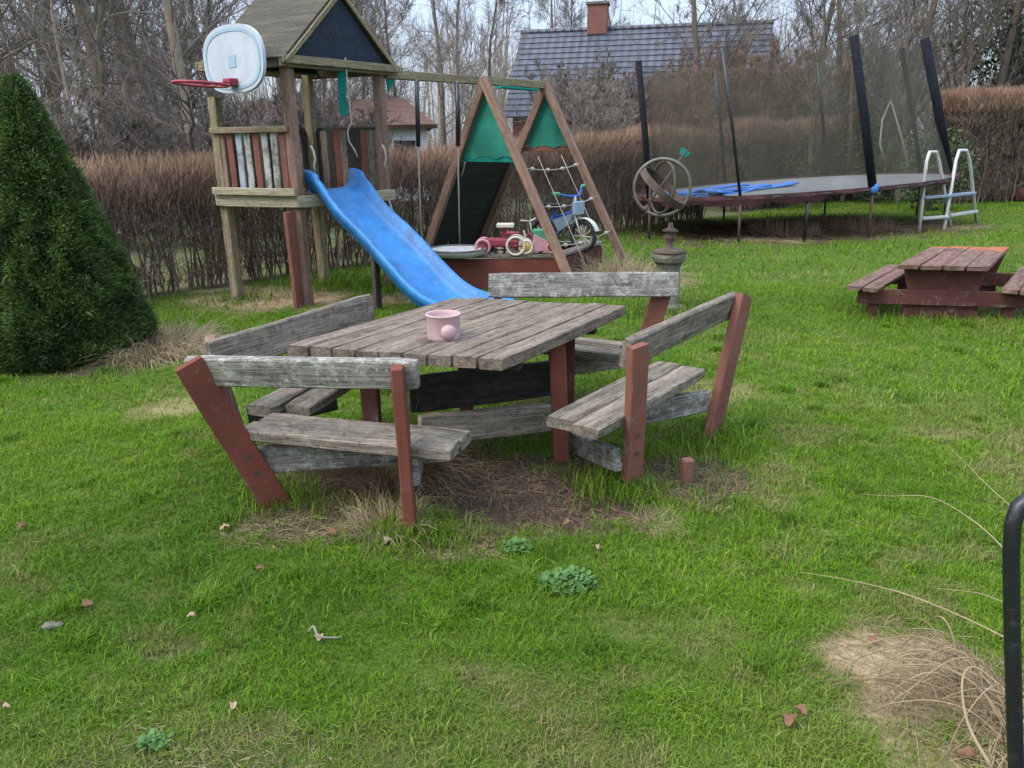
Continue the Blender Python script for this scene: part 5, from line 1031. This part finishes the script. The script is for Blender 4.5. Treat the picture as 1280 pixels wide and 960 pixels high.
def leafy(c, rx, rz, n, label, name, cat, s=.05):
    T_ = thing(name, label, cat, c); th = rng.uniform(0, 6.283, n); u_ = rng.uniform(-1, 1, n); rr = rng.random(n)**.4; lump = .75+.5*fnoise(th*1.5, u_*2, .5)
    P = np.stack([c[0]+rx*rr*lump*np.sqrt(1-u_**2)*np.cos(th), c[1]+rx*rr*lump*np.sqrt(1-u_**2)*np.sin(th), c[2]+rz+rz*rr*lump*u_], 1)
    keep = fnoise(P[:, 0]*1.7+P[:, 1], P[:, 2], .35) > .42; P = P[keep]; n = len(P)
    a = rng.normal(0, 1, (n, 3)); a /= np.linalg.norm(a, axis=1, keepdims=True); b = np.cross(a, rng.normal(0, 1, (n, 3))); b /= np.linalg.norm(b, axis=1, keepdims=True); l_ = s*rng.uniform(.6, 1.3, n)[:, None]
    V = np.stack([P-a*l_, P+b*l_*.5, P+a*l_, P-b*l_*.5], 1).reshape(-1, 3); rnd = np.repeat(np.clip(.5+rng.normal(0, .25, n), 0, 1), 4)
    link('crown', mesh_np('crown', V, [(np.arange(n)*4)[:, None]+np.arange(4)], {'rnd': rnd}), M_['evergreen'], T_)
    pol = []
    for i in range(14):
        a = R.uniform(0, 6.28); q = R.uniform(.3, .9); pol.append((np.array([[c[0], c[1], -.05], [c[0]+rx*.2*math.cos(a), c[1]+rx*.2*math.sin(a), c[2]+rz*.7], [c[0]+rx*q*math.cos(a), c[1]+rx*q*math.sin(a), c[2]+rz*1.5]]), np.array([.05, .03, .01])))
    V, Q = tubes_np(pol, 5); link('trunk', mesh_np('trunk', V, [Q]), M_['bark'], T_)
x_ = D(1172, 182, 19).x; leafy((x_, 19, 0), .9, .95, 2600, 'pale green evergreen shrub behind the ladder', 'evergreen_shrub', 'shrub', .06)
x_ = D(1090, 182, 22).x; leafy((x_, 22, 0), 1.4, 1.1, 3200, 'dark evergreen shrub behind the trampoline right end', 'evergreen_shrub', 'shrub', .07)
x_ = D(1262, 182, 26).x; leafy((x_, 26, 2.6), 2.4, 2.2, 6500, 'ivy covered tree with olive foliage above the tall hedge', 'ivy_tree', 'tree', .09)
x_ = D(965, 182, 20.5).x; leafy((x_, 20.5, 0), 1.2, .8, 2600, 'green shrub low behind the middle of the trampoline', 'evergreen_shrub', 'shrub', .06)
# far wood: reads as one mass of twigs
pol = []; n = 24000; px = rng.uniform(-420, 1700, n); Yf = rng.uniform(48, 75, n); xf = (px-640)/961*Yf; hh = rng.beta(1.2, 2.2, n)*11
dv_ = rng.normal(0, .3, (n, 3)); dv_[:, 2] = 1; l_ = rng.uniform(.8, 2.6, n)
P = np.stack([xf, Yf, hh*.9], 1); e = P+dv_*l_[:, None]; w = rng.uniform(.006, .016, n); mid = (P+e)/2+rng.normal(0, .12, (n, 3))
pol = [(np.stack([P[i], mid[i], e[i]]), np.array([w[i], w[i]*.8, w[i]*.4])) for i in range(n)]
n = 420; px = rng.uniform(-420, 1700, n); Yf = rng.uniform(48, 75, n); xf = (px-640)/961*Yf
pol += [(np.array([[a, b, -.2], [a+R.uniform(-.3, .3), b, 4], [a+R.uniform(-.6, .6), b, R.uniform(7, 11)]]), np.array([.11, .08, .02])) for a, b in zip(xf, Yf)]
V, Q = tubes_np(pol, 3); tag(link('far_wood', mesh_np('far_wood', V, [Q]), M_['twigpale']), 'far bare wood reading as one grey brown mass of twigs', 'wood', kind='stuff')

# ------------------------------------------------------------------ HOUSES
rl, rr_ = D(660, 42, 31), D(957, 27, 29.2); ridge = (rr_-rl).normalized(); out = Vector((ridge.y, -ridge.x, 0)).normalized(); rr_.z = rl.z
el = D(630, 147, 28.0); drop = rl.z-el.z; run = 3.2
HS = thing('house', 'house with dark tiled roof and brick chimney behind the shrubs', 'house', (rl+rr_)/2-Vector((0, 0, rl.z)))
Lh = (rr_-rl).length; rh = Vector((ridge.x, ridge.y, 0)).normalized()
for s, o in ((1, out), (-1, -out)):
    M = Matrix(((rh.x, 0, 0, 0), (rh.y, 0, 0, 0), (0, 0, 0, 0), (0, 0, 0, 1)))
    sl = (o*run-Vector((0, 0, drop))).normalized(); nn = rh.cross(sl) if s > 0 else sl.cross(rh)
    if nn.z < 0: nn = -nn
    yy = nn.cross(rh); M = Matrix(((rh.x, yy.x, nn.x, rl.x), (rh.y, yy.y, nn.y, rl.y), (rh.z, yy.z, nn.z, rl.z), (0, 0, 0, 1)))
    Ls = math.hypot(run, drop); sg = 1 if yy.dot(sl) > 0 else -1; g = MB(); rows = 15
    for i in range(rows):
        a, b = i*Ls/rows, (i+1.08)*Ls/rows; z0_, z1_ = .03, .06
        g.add([(-.25, sg*a, z0_), (Lh+.25, sg*a, z0_), (Lh+.25, sg*b, z1_), (-.25, sg*b, z1_), (-.25, sg*a, z0_-.05), (Lh+.25, sg*a, z0_-.05), (Lh+.25, sg*b, z1_-.05), (-.25, sg*b, z1_-.05)], [(0, 1, 2, 3), (7, 6, 5, 4), (3, 2, 6, 7), (0, 3, 7, 4), (1, 5, 6, 2), (0, 4, 5, 1)])
    g.build('roof_slope', M_['tiles'], HS, M)
MB().tube([rl-rh*.27+Vector((0, 0, .04)), rr_+rh*.27+Vector((0, 0, .04))], .1, 8).build('ridge_cap', M_['tiles'], HS)
wz = el.z-.05; i0 = out*(run-.35)
cs = [rl+i0, rr_+i0, rr_-i0, rl-i0]; g = MB()
vs = [Vector((p.x, p.y, -.1)) for p in cs]+[Vector((p.x, p.y, wz+.18)) for p in cs]; vs += [Vector((rl.x, rl.y, rl.z-.12)), Vector((rr_.x, rr_.y, rr_.z-.12))]
g.add(vs, [(0, 1, 5, 4), (1, 2, 6, 9, 5), (2, 3, 7, 6), (3, 0, 4, 8, 7)]).build('wall', M_['brickwall'], HS)
for s in (.15, .4, .68, .88):
    c = rl+i0+rh*Lh*s; c = Vector((c.x, c.y, 1.35))+out*.02; wnd = MB().box(c, (1.3, .08, 1.2), rh, (0, 0, 1), .01).build('window', M_['white'], HS); MB().box(c+out*.045, (1.1, .02, 1.0), rh, (0, 0, 1), .005).build('pane', M_['glassdark'], wnd)
ch = D(751, 27, 30.4); cc = rl+rh*(Lh*(751-660)/297); cz = rl.z
chm = MB().box((cc.x, cc.y, cz+.35), (.72, .55, 1.0), rh, (0, 0, 1), .02).build('chimney', M_['brick'], HS); MB().box((cc.x, cc.y, cz+.88), (.82, .65, .1), rh, (0, 0, 1), .02).build('chimney_cap', M_['stone'], chm)
# small brown roofed house seen past the tower
h0 = D(455, 160, 25); h1 = D(552, 165, 24); z1_ = D(430, 126, 26).z
H2 = thing('house', 'low white house with a brown roof between the tower and the swing ropes', 'house', (h0.x, 25, 0))
a, b = Vector((h0.x-4, 26.5, z1_)), Vector((D(505, 128, 26).x, 26.0, z1_)); ez2 = D(540, 158, 24).z
o2 = Vector((.15, -1, 0)); ea_, eb_ = a+o2*2.2, b+o2*2.2+Vector((.9, 0, 0)); ea_.z = eb_.z = ez2; fa, fb = a-o2*2.2, b-o2*2.2+Vector((.9, 0, 0)); fa.z = fb.z = ez2
for q in ((ea_, eb_, b, a), (a, b, fb, fa)): MB().slab(q, .12).build('roof_slope', M_['redtiles'], H2)
MB().slab([eb_, fb, b], .08).build('roof_hip', M_['redtiles'], H2)
p0, p1, p2, p3 = ea_-o2*.3, eb_-o2*.3-Vector((.3, 0, 0)), fb+o2*.3-Vector((.3, 0, 0)), fa+o2*.3
g = MB(); vs = [Vector((p.x, p.y, -.1)) for p in (p0, p1, p2, p3)]+[Vector((p.x, p.y, ez2-.03)) for p in (p0, p1, p2, p3)]; g.add(vs, [(0, 1, 5, 4), (1, 2, 6, 5), (2, 3, 7, 6), (3, 0, 4, 7)]).build('wall', M_['render'], H2)
c = lerp(p0, p1, .88); c.z = 1.45; wnd = MB().box(c+o2*.03, (.8, .08, .8), p1-p0, (0, 0, 1), .01).build('window', M_['white'], H2); MB().box(c+o2*.08, (.66, .02, .66), p1-p0, (0, 0, 1), .005).build('pane', M_['glassdark'], wnd)

# ------------------------------------------------------------------ LIGHT
w = bpy.data.worlds.new('World'); scene.world = w; w.use_nodes = True; nt = w.node_tree; nt.nodes.clear()
sky = nt.nodes.new('ShaderNodeTexSky'); sky.sky_type = 'NISHITA'; sky.sun_disc = False; sky.sun_elevation = rad(48); sky.sun_rotation = rad(-115); sky.dust_density = 3.; sky.air_density = 1.; sky.ozone_density = 1.
bg = nt.nodes.new('ShaderNodeBackground'); bg.inputs[1].default_value = .11; ou = nt.nodes.new('ShaderNodeOutputWorld')
tcn = nt.nodes.new('ShaderNodeTexCoord'); mp = nt.nodes.new('ShaderNodeMapping'); mp.inputs['Scale'].default_value = (1, 1, 2.5); nz = nt.nodes.new('ShaderNodeTexNoise'); nz.inputs['Scale'].default_value = 2.2; nz.inputs['Detail'].default_value = 6
rp = nt.nodes.new('ShaderNodeValToRGB'); rp.color_ramp.elements[0].position = .3; rp.color_ramp.elements[0].color = (.55, .55, .55, 1); rp.color_ramp.elements[1].position = .6; rp.color_ramp.elements[1].color = (.95, .95, .95, 1)
mx = nt.nodes.new('ShaderNodeMix'); mx.data_type = 'RGBA'; mx.inputs[7].default_value = (1.5, 1.75, 2.2, 1)
nt.links.new(tcn.outputs['Generated'], mp.inputs[0]); nt.links.new(mp.outputs[0], nz.inputs['Vector']); nt.links.new(nz.outputs['Fac'], rp.inputs[0]); nt.links.new(rp.outputs[0], mx.inputs[0]); nt.links.new(sky.outputs[0], mx.inputs[6]); sx_ = nt.nodes.new('ShaderNodeSeparateXYZ'); nt.links.new(tcn.outputs['Generated'], sx_.inputs[0])
ma = nt.nodes.new('ShaderNodeMath'); ma.operation = 'MULTIPLY_ADD'; ma.use_clamp = False; ma.inputs[1].default_value = 3.2; ma.inputs[2].default_value = 1.0   # overcast sky: the zenith is several times brighter than the horizon
mz = nt.nodes.new('ShaderNodeMath'); mz.operation = 'MAXIMUM'; mz.inputs[1].default_value = 0; nt.links.new(sx_.outputs[2], mz.inputs[0]); nt.links.new(mz.outputs[0], ma.inputs[0])
vm = nt.nodes.new('ShaderNodeVectorMath'); vm.operation = 'SCALE'; nt.links.new(mx.outputs[2], vm.inputs[0]); nt.links.new(ma.outputs[0], vm.inputs['Scale'])
nt.links.new(vm.outputs[0], bg.inputs[0]); nt.links.new(bg.outputs[0], ou.inputs[0])
sd = bpy.data.lights.new('sun', 'SUN'); sd.energy = .8; sd.angle = rad(25); sd.color = (1, .95, .87); so = bpy.data.objects.new('sun', sd); COL.objects.link(so)
el_, az_ = rad(48), rad(-115); dvec = Vector((math.sin(az_)*math.cos(el_), math.cos(az_)*math.cos(el_)*-1 if False else math.cos(az_)*math.cos(el_), math.sin(el_)))
so.rotation_euler = dvec.to_track_quat('Z', 'Y').to_euler()
vs_ = scene.view_settings; vs_.view_transform = 'Standard'; vs_.look = 'None'; vs_.exposure = 1.58; vs_.gamma = 1; vs_.use_curve_mapping = False
scene.cycles.max_bounces = 6; scene.cycles.transparent_max_bounces = 12; scene.cycles.use_denoising = True
